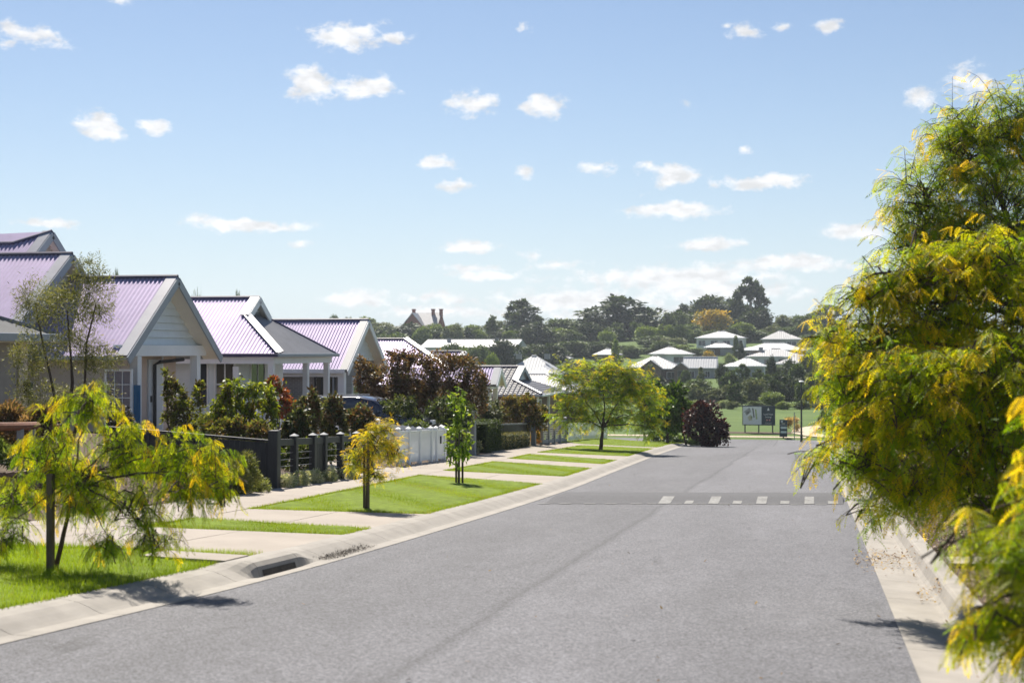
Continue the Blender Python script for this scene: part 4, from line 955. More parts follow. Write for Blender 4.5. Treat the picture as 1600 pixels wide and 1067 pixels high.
# grey pier and side fence past the driveway
fg = thing('fence', 'grey painted timber pier and paling fence beside the clipped dark hedge', 'fence', (-11.2, 46.5, ground(-11.2, 46.5)))
yg = float(on_ground_x(737, -11.15)[1]); fence_post(fg, -11.15, yg, 1.12, .26, 'grey_post', False)
for k in range(40):
    x = -11.34-.105*k; g_ = ground(x, yg); mb = MB(); mb.bx(x-.049, x+.049, yg-.012, yg+.012, g_, g_+.92); mb.build('paling', M_['grey_post'], fg)
mb = MB(); mb.bar((-11.3, yg+.03, ground(-11.3, yg)+.75), (-15.4, yg+.03, ground(-15.4, yg)+.75), .04, .08); mb.build('rail', M_['grey_post'], fg)
finish(fg)
# dark rail fence behind clipped hedges
XE = -11.9; fe = thing('fence', 'dark panel fence with grey end posts behind the low clipped hedges', 'fence', (XE, 56, ground(XE, 56)))
ea = float(on_ground_x(772, XE)[1]); eb = float(on_ground_x(823, XE)[1])
for k in range(8):
    y = ea+(eb-ea)*(k+.5)/8; w_ = (eb-ea)/8-.02; mb = MB(); mb.bx(XE-.02, XE+.02, y-w_/2, y+w_/2, ground(XE, y), ground(XE, y)+.84); mb.build('panel', M_['charcoal_timber'], fe)
mb = MB(); mb.bar((XE, ea, ground(XE, ea)+.88), (XE, eb, ground(XE, eb)+.88), .1, .06); mb.build('capping', M_['grey_post'], fe)
fence_post(fe, XE, eb+.12, 1.15, .22, 'charcoal_timber'); fence_post(fe, XE+.25, eb+.25, 1.15, .2, 'grey_post', capmat='grey_post')
finish(fe)
# slatted cream panels
XS = -11.6; fl = thing('fence', 'cream slatted fence panels between grey posts past the dark fence', 'fence', (XS, 65, ground(XS, 65)))
sy = [float(on_ground_x(px, XS)[1]) for px in (846, 856, 865, 874, 883)]
for y in sy: fence_post(fl, XS, y, 1.15, .16, 'grey_post')
for a, b in zip(sy[:-1], sy[1:]):
    for k in range(9):
        z = .16+.105*k; mb = MB(); mb.bar((XS, a+.08, ground(XS, a)+z), (XS, b-.08, ground(XS, b)+z), .02, .075); mb.build('slat', M_['slat_cream'], fl)
    mb = MB(); mb.bar((XS+.02, a+.08, ground(XS, a)+.1), (XS+.02, b-.08, ground(XS, b)+.1), .05, .16); mb.build('base_rail', M_['grey_post'], fl)
finish(fl)
XP = -11.5; fp2 = thing('fence', 'far white picket fence behind the large yellow green street tree', 'fence', (XP, 72, ground(XP, 72)))
a, b = sy[-1]+.4, sy[-1]+14
for k in range(int((b-a)/.17)):
    y = a+.17*k; picket(fp2, XP, y, ground(XP, y), .9, .1)
for hz in (.2, .7):
    ys_ = np.linspace(a, b, 6)
    for p, q in zip(ys_[:-1], ys_[1:]):
        mb = MB(); mb.bar((XP-.03, p, ground(XP, p)+hz), (XP-.03, q, ground(XP, q)+hz), .03, .09); mb.build('rail', M_['white_paint'], fp2)
finish(fp2)
lb = thing('letterbox', 'small white letterbox beside the slatted cream fence', 'letterbox', on_ground_x(840, -12.1))
mb = MB(); mb.bx(-.15, .15, -.12, .12, .55, .95); mb.build('box', M_['white_paint'], lb, bevel=.015); mb = MB(); mb.bx(-.05, .05, -.05, .05, -.1, .55); mb.build('stand', M_['grey_post'], lb)
mb = MB(); mb.bx(.15, .155, -.09, .09, .82, .85); mb.build('slot', M_['black_metal'], lb)
# rusty garden edging and low brick border at the near garden
ge = thing('garden_bed', 'raised near garden bed with rust brown rounded edging on grey stumps', 'garden bed', on_ground_y(25, 21))
p0 = on_ground_x(-70, -13.2); p1_ = on_ground_x(57, -13.2)
pts = [(-13.2+.25*math.sin(t*3.1), float(p0[1]+(p1_[1]-p0[1])*t), float(ground(-13.2, p0[1]+(p1_[1]-p0[1])*t))+.95) for t in np.linspace(0, 1, 9)]
mb = MB(); mb.tube(pts, .07, 8); mb.build('edging_rail', M_['edging_rust'], ge)
for t in (0.05, .35, .65, .98):
    i = int(t*8); x, y, z = pts[i]; mb = MB(); mb.tube([(x, y, z-1.1), (x, y, z-.05)], .06, 8); mb.build('stump', M_['grey_post'], ge)
for r in range(3):
    for k in range(14):
        y = float(p0[1])+.26*k+.13*(r % 2); g_ = ground(-12.6, y); mb = MB(); mb.bx(-12.66, -12.55, y-.12, y+.12, g_+.02+.09*r, g_+.1+.09*r); mb.build('brick', M_['brown_brick'], ge)
finish(ge)
# ------------------------------------------------ parked car
def car():
    cx = float(at_y(566, 632, 44.2)[0]); c = thing('parked_car', 'dark navy sport utility car parked in the driveway behind shrubs', 'car', (cx, 44.0, ground(cx, 44)), math.radians(0))
    prof = [(-2.3,.35),(-2.32,.75),(-2.15,1.0),(-1.95,1.08),(-1.55,1.52),(-1.1,1.60),(0.2,1.62),(.75,1.5),(1.25,1.1),(2.0,.98),(2.28,.8),(2.32,.42),(2.2,.3),(-2.2,.3)]
    sections = [(-.90, .86), (-.86, 1.0), (-.5, 1.03), (0, 1.04), (.5, 1.03), (.86, 1.0), (.90, .86)]
    V = []; k = len(prof)
    for (yy, sc) in sections:
        for (x, z) in prof:
            inset = 0.16*max(0, z-1.0) if abs(yy) > .8 else 0
            V.append((x*(1 if abs(yy) < .88 else .985), yy-math.copysign(inset, yy) if yy else 0, .3+(z-.3)*(sc if z > 1.2 else min(1, sc+.06))))
    Fc = [(j*k+i, j*k+(i+1)%k, (j+1)*k+(i+1)%k, (j+1)*k+i) for j in range(len(sections)-1) for i in range(k)]+[tuple(range(k)), tuple(range((len(sections)-1)*k, len(sections)*k))[::-1]]
    mb = MB(); mb.add(V, Fc); body = mb.build('body', M_['car_paint'], c, bevel=.025, sm=True)
    for s in (-1, 1):
        mb = MB(); y = s*.885
        for (x0, x1) in ((-1.5, -.75), (-.68, .12), (.2, .95)):
            zt0 = 1.38; mb2 = MB(); y0 = s*.90; y1 = s*.845
            xt0 = max(x0, -1.42); xt1 = min(x1, .62)
            mb2.prism([(x0, y0, 1.06), (x1, y0, 1.06), (xt1, y1, zt0), (xt0, y1, zt0)], (0, s*.012, 0)); mb2.build('side_window', M_['car_glass'], c)
        for x in (-1.4, 1.42):
            w = MB(); w.tube([(x, s*.72, .34), (x, s*.93, .34)], .34, 20); wo = w.build('wheel', M_['rubber'], c); r = MB(); r.tube([(x, s*.90, .34), (x, s*.945, .34)], .2, 12); r.build('rim', M_['alloy'], wo)
        h = MB(); h.box((2.24, s*.66, .78), (.12, .36, .16)); h.build('headlight', M_['head_lens'], c, bevel=.02)
        h = MB(); h.box((-2.27, s*.72, .92), (.1, .22, .24)); h.build('tail_light', M_['red_lens'], c, bevel=.02)
        h = MB(); h.box((.78, s*1.0, 1.1), (.12, .2, .14)); h.build('mirror', M_['car_paint'], c, bevel=.03)
        h = MB(); h.bar((-1.2, s*.68, 1.66), (.1, s*.68, 1.67), .035, .03); h.build('roof_rail', M_['alloy'], c)
    mb = MB(); mb.add([(1.22, -.72, 1.14), (1.22, .72, 1.14), (.74, .66, 1.55), (.74, -.66, 1.55), (1.20, -.72, 1.12), (1.20, .72, 1.12), (.72, .66, 1.53), (.72, -.66, 1.53)], [(0,1,2,3),(4,7,6,5)]); mb.build('windscreen', M_['car_glass'], c)
    mb = MB(); mb.add([(-1.99, -.72, 1.12), (-1.99, .72, 1.12), (-1.6, .66, 1.5), (-1.6, -.66, 1.5)], [(0,1,2,3)]); mb.build('rear_window', M_['car_glass'], c)
    mb = MB(); mb.box((2.32, 0, .62), (.04, .9, .2)); mb.build('grille', M_['black_metal'], c)
car()
# ================================================================== VEGETATION
def nrmz(a): return a/np.maximum(np.linalg.norm(a, axis=1, keepdims=True), 1e-9)
def scatter_template(T, TF, O, D, S, col, roll=None):
    """T (k,3) template along +x, TF (m,4); O origins, D directions, S sizes, col (n,3)"""
    n = len(O); D = nrmz(D); ref = np.tile([0, 0, 1.0], (n, 1)); bad = np.abs(D[:, 2]) > .97; ref[bad] = [1, 0, 0]
    s = nrmz(np.cross(ref, D)); nn = np.cross(D, s)
    if roll is not None:
        c, si = np.cos(roll)[:, None], np.sin(roll)[:, None]; s, nn = s*c+nn*si, nn*c-s*si
    V = O[:, None, :]+S[:, None, None]*(T[None, :, 0, None]*D[:, None, :]+T[None, :, 1, None]*s[:, None, :]+T[None, :, 2, None]*nn[:, None, :])
    Fq = (TF[None]+(np.arange(n)*len(T))[:, None, None]).reshape(-1, TF.shape[1])
    C = np.repeat(col, len(T), 0)
    return V.reshape(-1, 3), Fq, C
def frond_template(pairs=8, ll=.24, lw=.085):
    T = []; TF = []
    for i in range(pairs):
        x = .12+.8*i/(pairs-1)
        for s in (-1, 1):
            b = np.array([x, 0, -.28*x*x]); d = np.array([.45, s*.9, -.35]); d /= np.linalg.norm(d); L = ll*(1-.35*abs(i/(pairs-1)-.4)); p = np.array([.9, -s*.45, 0])
            k = len(T); T += [b, b+d*L*.5+p*lw*.5, b+d*L, b+d*L*.5-p*lw*.5]; TF.append((k, k+1, k+2, k+3))
    k = len(T); T += [np.array([.93, 0, -.25]), np.array([1.05, .05, -.32]), np.array([1.2, 0, -.42]), np.array([1.05, -.05, -.32])]; TF.append((k, k+1, k+2, k+3))
    return np.array(T), np.array(TF)
FROND = frond_template(8, .27, .062); FROND_MID = frond_template(6, .28, .078); FROND_LOW = frond_template(5, .32, .12)
LEAF = (np.array([[0, 0, 0], [.45, .24, .05], [1, 0, -.06], [.45, -.24, .05]]), np.array([(0, 1, 2, 3)]))
NARROW = (np.array([[0, 0, 0], [.5, .09, .02], [1, 0, -.05], [.5, -.09, .02]]), np.array([(0, 1, 2, 3)]))
def lobe_px(px, py, Y, rx, rz, ry=None):
    c = at_y(px, py, Y); k = Y/FPX*1.02
    return (np.array(c), np.array([rx*k, (ry if ry is not None else (rx+rz)/2*k), rz*k]))
def lump(d, seed):
    return 1+.16*np.sin(d[:, 0]*4.1+seed)+.14*np.sin(d[:, 1]*5.3+seed*1.7+d[:, 2]*2)+.12*np.sin(d[:, 2]*6.1+seed*.6+d[:, 0]*3)
def rand_dir(n, up=0.0):
    d = rng.normal(size=(n, 3)); d[:, 2] += up; return nrmz(d)
def limb(mb, a, b, r0, r1, sag=.0, seg=6, n=6, jit=.03):
    a, b = np.array(a, float), np.array(b, float); L = np.linalg.norm(b-a); P = []
    for i in range(n+1):
        t = i/n; p = a+(b-a)*t; p[2] += sag*L*math.sin(math.pi*t)
        if 0 < i < n: p += rng.normal(0, jit*L*.4, 3)
        P.append(p)
    mb.tube(P, [r0+(r1-r0)*i/n for i in range(n+1)], seg); return P
def locust(name, label, base, lobes_, trunk_top, trunk_r, nb, fronds=12, fsize=.17, blen=(.5, 1.0), green=(.19, .33, .015), gold=(.82, .55, .03), goldness=.45, low=False, cat='tree', group=None, droop=1.0, limbs=True, wood='bark', up=.35, per_lobe_gold=None, depth=.62):
    root = thing(name, label, cat, base, 0, group); B = np.array([float(v) for v in base])
    lobes = [(c, r*np.array([1, depth, 1])) for c, r in lobes_]
    tw = MB(); tt = np.array(trunk_top, float)
    limb(tw, B-[0, 0, .1], tt, trunk_r, trunk_r*.62, 0, 8, 6, .015)
    area = np.array([l[1][0]*l[1][2] for l in lobes]); cnt = np.maximum(6, (nb*area/area.sum()).astype(int))
    bw = MB(); VO = []; VD = []; VS = []; VC = []
    zlo = min(l[0][2]-l[1][2] for l in lobes); zhi = max(l[0][2]+l[1][2] for l in lobes)
    for li, ((c, r), m) in enumerate(zip(lobes, cnt)):
        if limbs: limb(tw, tt, c-np.array([0, 0, r[2]*.25]), trunk_r*.42, trunk_r*.09, .08, 6, 7, .05)
        d = rand_dir(m, .25); rad = rng.uniform(.5, 1.0, m)**.6
        E_ = c+d*r*rad[:, None]*lump(d, li*1.9+1)[:, None]*.92
        L = rng.uniform(blen[0], blen[1], m)
        od = d*np.array([1, 1, .55]); od = nrmz(od+rng.normal(0, .25, (m, 3))); od[:, 2] += up
        od = nrmz(od)
        for j in range(m):
            P = [E_[j]-od[j]*L[j]*.75]; v = od[j].copy(); st = L[j]/5
            for q in range(5):
                v = v+np.array([0, 0, -.14*droop*(q+1)/2.0]); v /= np.linalg.norm(v); P.append(P[-1]+v*st)
            bw.tube(P, [.010*L[j]/.8, .008*L[j]/.8, .006*L[j]/.8, .0045*L[j]/.8, .003, .002], 3)
            if limbs and j % 4 == 0: limb(bw, c+(P[0]-c)*.45+rng.normal(0, .16, 3)*r, P[0], .009, .005, .05, 4, 3)
            P = np.array(P); g0 = np.clip(rng.normal(goldness, .28)+(.30 if rad[j] > .9 else -.18)+.25*((P[-1][2]-zlo)/(zhi-zlo+.01)-.5)+(per_lobe_gold[li] if per_lobe_gold else 0), 0, 1)
            t = np.linspace(.12, 1, fronds)+rng.normal(0, .02, fronds); t = np.clip(t, .05, 1)*5; i0 = np.minimum(t.astype(int), 4); f = (t-i0)[:, None]
            O = P[i0]*(1-f)+P[i0+1]*f; bd = nrmz(P[i0+1]-P[i0]); sd = nrmz(np.cross(bd, [0, 0, 1.0])+1e-6)
            sg = np.where(np.arange(fronds)%2, 1, -1)[:, None]
            D = nrmz(bd*.55+sd*sg*.75+np.array([0, 0, -.42*droop])+rng.normal(0, .30, (fronds, 3)))
            gg = np.clip(g0*(.12+1.05*(t/5)**1.5)+rng.normal(0, .10, fronds), 0, 1)[:, None]
            VO.append(O); VD.append(D); VS.append(rng.uniform(.7, 1.15, fronds)*fsize); lime = np.array([.54, .56, .012]); k1 = np.clip(gg/.55, 0, 1); k2 = np.clip((gg-.55)/.45, 0, 1)
            VC.append(((np.array(green)*(1-k1)+lime*k1)*(1-k2)+np.array(gold)*k2)*rng.uniform(.75, 1.2, (fronds, 1)))
    T, TF = FROND_LOW if low is True else FROND_MID if low == 'mid' else FROND
    O, D, S, Cc = np.concatenate(VO), np.concatenate(VD), np.concatenate(VS), np.concatenate(VC)
    V, Fq, C = scatter_template(T, TF, O, D, S, Cc, rng.normal(0, .5, len(O)))
    tw.build('trunk', M_[wood], root, sm=True); bw.build('branch', M_[wood], root)
    link('crown', make_mesh('crown', V, Fq, [M_['leaf_locust']], C), root)
    finish(root); return root
def leafy(lobes, n, size, cols, narrow=False, shell=.55, hang=.0, seed=0, up=.15, var=.25, spread=1.0):
    area = np.array([(l[1][0]*l[1][2]+l[1][1]*l[1][2]) for l in lobes]); O = []; D = []; C = []
    cols = np.array(cols)
    for li, (c, r) in enumerate(lobes):
        m = int(n*area[li]/area.sum()); d = rand_dir(m, up)
        # gather leaves in clumps
        k = max(6, m//45); cd = rand_dir(k, up); idx = rng.integers(0, k, m); d = nrmz(cd[idx]+rng.normal(0, .22*spread, (m, 3)))
        rad = rng.uniform(shell, 1.0, m)**.5*(.85+.25*rng.random(k)[idx])
        O.append(c+d*r*(rad*lump(d, seed+li*2.3))[:, None]*.95)
        D.append(nrmz(d*.6+rng.normal(0, .6, (m, 3))+np.array([0, 0, -hang])))
        ci = (rng.integers(0, len(cols), k)[idx]+(rng.random(m) < .35)*rng.integers(0, len(cols), m)) % len(cols)
        C.append(cols[ci]*rng.uniform(1-var, 1+var, (m, 1)))
    O, D, C = np.concatenate(O), np.concatenate(D), np.concatenate(C)
    T, TF = NARROW if narrow else LEAF
    return scatter_template(T, TF, O, D, rng.uniform(.65, 1.25, len(O))*size, C, rng.uniform(-1.2, 1.2, len(O)))
def shrub(name, label, base, lobes, n, size, cols, mat='leaf_mid', cat='shrub', group=None, stem_r=.03, wood='bark', stems=3, part='foliage', **kw):
    root = thing(name, label, cat, base, 0, group); B = np.array([float(v) for v in base])
    V, Fq, C = leafy(lobes, int(n*1.7), size*1.28, np.array(cols)*1.35, **kw)
    link(part, make_mesh(part, V, Fq, [M_[mat]], C), root)
    mb = MB()
    for i, (c, r) in enumerate(lobes[:stems] if stems else []): limb(mb, B-[0, 0, .06], c+np.array([0, 0, -.1*r[2]]), stem_r, stem_r*.35, 0, 5, 4)
    if stems: mb.build('stem' if part == 'foliage' else 'trunk', M_[wood], root)
    finish(root); return root
def stakes(base, h, offs, label, group=None, mat='stake_wood', r=.018, tie=True):
    for i, (dx, dy) in enumerate(offs):
        x, y = base[0]+dx, base[1]+dy; t = thing('tree_stake', label if isinstance(label, str) else label[i], 'stake', (x, y, ground(x, y)), 0, group)
        mb = MB(); mb.bx(-r, r, -r, r, -.2, h); mb.build('stake', M_[mat], t, bevel=.005)
        if tie:
            mb = MB(); mb.bar((0, 0, h*.86), (-dx*.8, -dy*.8, h*.86), .012, .05); mb.build('tie', M_['rubber'], t)
# ---------------------------------------------- street trees
b = on_ground_y(85, 12.85); Y0 = 12.85
LZ = [lobe_px(135, 615, Y0, 60, 42), lobe_px(80, 690, Y0, 62, 55), lobe_px(185, 680, Y0+.1, 62, 55), lobe_px(265, 690, Y0+.2, 78, 48), lobe_px(130, 745, Y0, 85, 60), lobe_px(20, 760, Y0+.1, 60, 60), lobe_px(210, 770, Y0-.1, 70, 50), lobe_px(290, 740, Y0-.1, 50, 40), lobe_px(335, 700, Y0+.1, 45, 40), lobe_px(345, 745, Y0, 38, 32), lobe_px(10, 815, Y0-.3, 45, 35), lobe_px(170, 830, Y0-.2, 50, 30), lobe_px(235, 825, Y0-.2, 45, 30)]
locust('weeping_tree', 'staked weeping golden green tree on the near lawn', b, LZ, at_y(115, 760, Y0), .028, 440, 13, .105, (.28, .58), goldness=.40, droop=1.9, up=.7, green=(.19, .34, .014), gold=(.82, .55, .03))
stakes(b, .95, [(.02, -.10)], 'weathered timber stake tied to the weeping tree on the near lawn', r=.032)
b = on_ground_y(572, 22.0); Y0 = 22.0
locust('young_tree', 'small golden yellow young tree on the big lawn', b, [lobe_px(585, 690, Y0, 42, 32), lobe_px(560, 715, Y0, 28, 25), lobe_px(612, 705, Y0+.1, 28, 28), lobe_px(600, 668, Y0, 26, 14), lobe_px(585, 740, Y0, 35, 15)], at_y(574, 700, Y0), .016, 300, 9, .085, (.14, .30), goldness=1.1, droop=.6, gold=(.88, .62, .03), green=(.26, .36, .02))
stakes(b, 1.1, [(-.035, .02), (.05, -.03)], ['leaning timber stake on the outer side of the golden young tree', 'short timber stake on the road side of the golden young tree'])
b = on_ground_y(717, 30.0); Y0 = 30.0
shrub('pear_tree', 'slim upright leafy green young tree with pale stakes on the big lawn', b, [lobe_px(716, 690, Y0, 20, 45), lobe_px(716, 640, Y0, 14, 35), lobe_px(704, 710, Y0, 12, 20), lobe_px(728, 700, Y0, 12, 25), lobe_px(717, 615, Y0, 7, 16)], 620, .085, [(.12, .20, .02), (.19, .28, .03), (.09, .15, .015), (.26, .32, .07)], cat='tree', part='crown', stem_r=.025, stems=2, hang=.3, shell=.2)
stakes(b, 1.1, [(-.06, 0), (.07, .05), (.02, -.06)], ['pale timber stake on the house side of the slim upright tree', 'pale timber stake on the road side of the slim upright tree', 'pale timber stake in front of the slim upright tree'], 'stakes round the slim upright tree', r=.02)
b = on_ground_y(938, 58.5); Y0 = 58.5
locust('street_tree', 'large spreading yellow green street tree shading the far lawn', b, [lobe_px(945, 615, Y0, 70, 48), lobe_px(888, 590, Y0, 36, 32), lobe_px(1000, 635, Y0+.5, 44, 42), lobe_px(890, 645, Y0, 38, 34), lobe_px(1012, 662, Y0, 30, 24), lobe_px(945, 578, Y0, 52, 26), lobe_px(985, 600, Y0, 44, 32), lobe_px(940, 650, Y0+.4, 55, 26)], at_y(942, 668, Y0), .09, 900, 11, .18, (.5, .9), goldness=.28, low=True, droop=.5, up=.3, green=(.17, .31, .015), gold=(.80, .56, .03))
b = on_ground_y(1043, 77); Y0 = 77
shrub('street_tree', 'round dark green street tree beyond the large yellow green one', b, [lobe_px(1045, 640, Y0, 32, 34), lobe_px(1020, 630, Y0+1, 25, 28), lobe_px(1060, 655, Y0, 18, 20)], 2600, .22, [(.05, .10, .012), (.08, .15, .02), (.035, .07, .012), (.13, .18, .03)], cat='tree', part='crown', stem_r=.09, stems=1)
b = on_ground_y(1073, 79.5); Y0 = 79.5
shrub('street_tree', 'smaller dark green street tree next to the purple one', b, [lobe_px(1062, 650, Y0, 22, 24), lobe_px(1050, 665, Y0, 16, 16)], 1400, .22, [(.05, .10, .012), (.08, .14, .02), (.04, .08, .015)], cat='tree', part='crown', stem_r=.07, stems=1)
b = on_ground_y(1104, 74.5); Y0 = 74.5
shrub('plum_tree', 'round dark purple leaved tree standing at the crest of the street', b, [lobe_px(1103, 666, Y0, 31, 31), lobe_px(1095, 645, Y0, 18, 16), lobe_px(1115, 675, Y0, 19, 22)], 3000, .16, [(.035, .012, .014), (.06, .02, .02), (.022, .010, .014), (.09, .035, .03)], mat='leaf_dark', cat='tree', part='crown', stem_r=.06, stems=2)
# ---------------------------------------------- trees in the mulch bed
b = (3.3, 21.0, ground(3.3, 21))
locust('street_tree', 'tall green tree with golden tips rearing above the mulch bed', b, [lobe_px(1520, 235, 21, 95, 80), lobe_px(1445, 295, 20.6, 72, 62), lobe_px(1590, 180, 21, 70, 70), lobe_px(1500, 185, 21.2, 45, 45), lobe_px(1580, 330, 20.5, 110, 85), lobe_px(1425, 355, 20.4, 52, 40), lobe_px(1700, 260, 21.5, 120, 120), lobe_px(1500, 350, 21, 80, 60), lobe_px(1760, 420, 21.5, 120, 120), lobe_px(1490, 410, 20.5, 80, 50), lobe_px(1590, 420, 20.5, 80, 50)], (3.25, 20.9, 2.2), .11, 1400, 13, .16, (.42, .9), goldness=.34, green=(.16, .30, .010), up=.55, droop=1.2, low='mid', depth=.8)
b = (3.2, 13.6, ground(3.2, 13.6))
LF = [lobe_px(1455, 470, 13.4, 115, 80), lobe_px(1372, 515, 13.2, 85, 75), lobe_px(1345, 600, 13.0, 70, 75), lobe_px(1370, 680, 13.0, 82, 70), lobe_px(1450, 620, 12.6, 130, 110), lobe_px(1570, 470, 13.4, 110, 100), lobe_px(1560, 620, 12.6, 140, 140), lobe_px(1430, 740, 12.8, 85, 50), lobe_px(1540, 740, 12.6, 120, 75), lobe_px(1325, 705, 13.2, 45, 40), lobe_px(1700, 580, 13.2, 150, 190), lobe_px(1390, 420, 13.4, 60, 35), lobe_px(1365, 775, 13.1, 28, 22), lobe_px(1295, 510, 13.3, 38, 32), lobe_px(1345, 440, 13.4, 48, 32), lobe_px(1440, 405, 13.5, 80, 46), lobe_px(1545, 385, 13.6, 95, 60), lobe_px(1275, 690, 13.3, 26, 24)]
locust('street_tree', 'broad golden tree overhanging the road from the mulch bed', b, LF, (3.1, 13.5, 1.1), .10, 1620, 13, .125, (.34, .7), goldness=.55, green=(.20, .37, .010), gold=(.82, .60, .03), droop=1.3, up=.5, low='mid')
b = (2.7, 6.9, ground(2.7, 6.9))
LC = [lobe_px(1582, 850, 6.9, 55, 60), lobe_px(1632, 790, 6.8, 60, 70), lobe_px(1607, 940, 6.9, 65, 70), lobe_px(1527, 795, 7.0, 30, 30), lobe_px(1527, 945, 6.9, 30, 26), lobe_px(1662, 1000, 6.7, 70, 70), lobe_px(1752, 800, 6.9, 120, 220), lobe_px(1712, 620, 6.7, 80, 120), lobe_px(1882, 600, 6.9, 200, 260)]
locust('street_tree', 'closest blurred golden tree reaching in from the edge over the kerb', b, LC, (2.65, 6.9, 1.2), .05, 380, 14, .13, (.26, .55), goldness=.6, green=(.20, .36, .014), gold=(.82, .60, .03), droop=1.4, up=.5)
b = (3.3, 31.0, ground(3.3, 31))
locust('street_tree', 'green tree half hidden behind the broad golden one', b, [lobe_px(1312, 600, 31, 34, 45), lobe_px(1322, 660, 31, 36, 40), lobe_px(1370, 620, 31.5, 60, 80), lobe_px(1450, 600, 32, 90, 100), lobe_px(1340, 560, 31, 30, 30)], (3.3, 31, .6), .09, 300, 11, .22, (.5, 1.1), goldness=.2, low=True, green=(.16, .30, .015), droop=.8)
b = (2.6, 52.0, ground(2.6, 52))
locust('street_tree', 'far green tree glimpsed along the mulch bed', b, [lobe_px(1345, 610, 52, 30, 40), lobe_px(1400, 600, 52, 50, 60)], (2.6, 52, 0), .09, 120, 10, .3, (.7, 1.4), goldness=.25, low=True)
# ---------------------------------------------- gardens: (name, label, px, X or Y line, lobes in pixels...)
DARKMAG = [(.045, .055, .02), (.075, .065, .025), (.11, .065, .028), (.035, .045, .018), (.15, .17, .05)]
def garden(name, label, px, Y, lobes, n, size, cols, mat='leaf_mid', **kw):
    return shrub(name, label, on_ground_y(px, Y), [lobe_px(a, b_, Y+dy, rx, rz) for (a, b_, rx, rz, dy) in lobes], n, size, cols, mat, **kw)
# wispy tree before the portico house
bw_ = on_ground_x(108, -16.0); Yw = float(bw_[1])
rw = garden('wispy_tree', 'wispy olive grey tree with thin dark trunks before the portico house', 108, Yw, [(105, 480, 62, 52, 0), (55, 470, 42, 45, .2), (150, 470, 34, 55, 0), (110, 550, 75, 40, 0), (160, 560, 38, 28, -.2), (140, 420, 26, 32, 0), (40, 560, 40, 45, .3), (70, 620, 60, 35, .2), (150, 620, 45, 35, .2)], 11500, .07, [(.13, .15, .05), (.10, .12, .04), (.18, .18, .07), (.08, .09, .035)], 'leaf_mid', narrow=True, cat='tree', part='crown', shell=.1, hang=.2, stem_r=.045, stems=4, spread=1.3)
SB = 'leaf_mid'
garden('round_shrub', 'rounded olive green shrub at the corner of the charcoal fence', 377, 24.0, [(377, 742, 30, 32, 0), (365, 750, 22, 24, -.1)], 4500, .06, [(.10, .13, .03), (.15, .17, .045), (.07, .09, .025), (.19, .19, .07)], SB, stems=0, narrow=True)
garden('round_shrub', 'smaller grey green rounded shrub beside the olive one', 338, 23.2, [(338, 745, 22, 22, 0), (325, 752, 16, 16, 0)], 2600, .06, [(.11, .15, .06), (.16, .20, .09), (.07, .10, .04)], SB, stems=0, narrow=True)
garden('low_shrub', 'small pale dome of foliage at the edge of the footpath mulch', 336, 21.6, [(336, 768, 12, 10, 0)], 700, .05, [(.26, .25, .12), (.18, .19, .08)], SB, stems=0, narrow=True)
garden('low_shrub', 'tufty yellow green low shrub at the foot of the charcoal corner post', 410, 24.6, [(410, 759, 13, 11, 0), (398, 763, 9, 7, 0)], 700, .055, [(.20, .23, .07), (.14, .17, .05)], SB, stems=0, narrow=True)
garden('brown_shrub', 'low reddish brown dried shrub in the near mulch', 290, 21.5, [(290, 765, 15, 13, 0)], 800, .045, [(.12, .06, .03), (.18, .10, .05), (.08, .05, .03)], SB, stems=0, narrow=True)
for i, (px, hw_, hh, Y, nth) in enumerate([(447, 14, 12, 26.0, 'first'), (466, 16, 13, 26.8, 'second'), (490, 13, 12, 28.2, 'third'), (512, 14, 12, 29.4, 'fourth'), (540, 18, 13, 30.6, 'fifth')]):
    g_ = on_ground_x(px, -10.0); Y = float(g_[1]); pyb = 550-(ground(-10.0, Y)-1.75)*FPX/(Y*math.cos(YAW)+10.0*math.sin(YAW))
    garden('silver_shrub', f'silvery white flowering low shrub, {nth} from the corner post of the charcoal fence', px, Y, [(px, pyb-hh*.7, hw_, hh, 0), (px+hw_*.6, pyb-hh*.5, hw_*.6, hh*.7, .1)], 1300, .05, [(.42, .44, .34), (.56, .56, .48), (.28, .33, .20), (.20, .25, .12)], SB, stems=0, narrow=True, group='silvery shrubs along the charcoal fence')
YB = 31.0
garden('magnolia_shrub', 'dark bronze leaved shrub just behind the corner of the charcoal fence', 462, 30, [(462, 668, 18, 26, 0), (450, 680, 16, 18, 0)], 1300, .10, DARKMAG, 'leaf_dark')
garden('magnolia_shrub', 'tall dark bronze shrub behind the middle of the charcoal fence', 484, 33, [(484, 645, 16, 30, 0), (478, 668, 16, 20, 0)], 1300, .10, DARKMAG, 'leaf_dark')
garden('magnolia_shrub', 'wide dark bronze shrub in front of the navy car', 517, 34.5, [(515, 648, 22, 28, 0), (522, 670, 24, 18, 0)], 1700, .10, DARKMAG, 'leaf_dark')
garden('magnolia_shrub', 'dark bronze shrub with orange tips behind the golden young tree', 562, 35.5, [(560, 655, 24, 22, 0), (570, 668, 20, 14, 0)], 1500, .10, DARKMAG+[(.25, .12, .02)], 'leaf_dark')
garden('weeping_tree', 'small bright green weeping tree in front of the verandah posts', 372, 30, [(368, 610, 22, 26, 0), (352, 640, 24, 30, .1), (405, 620, 24, 26, 0), (420, 650, 14, 34, 0), (380, 655, 26, 26, 0), (340, 670, 26, 24, 0)], 3200, .085, [(.16, .22, .015), (.24, .28, .02), (.10, .14, .015), (.08, .07, .02)], SB, cat='tree', part='crown', hang=.8, shell=.3)
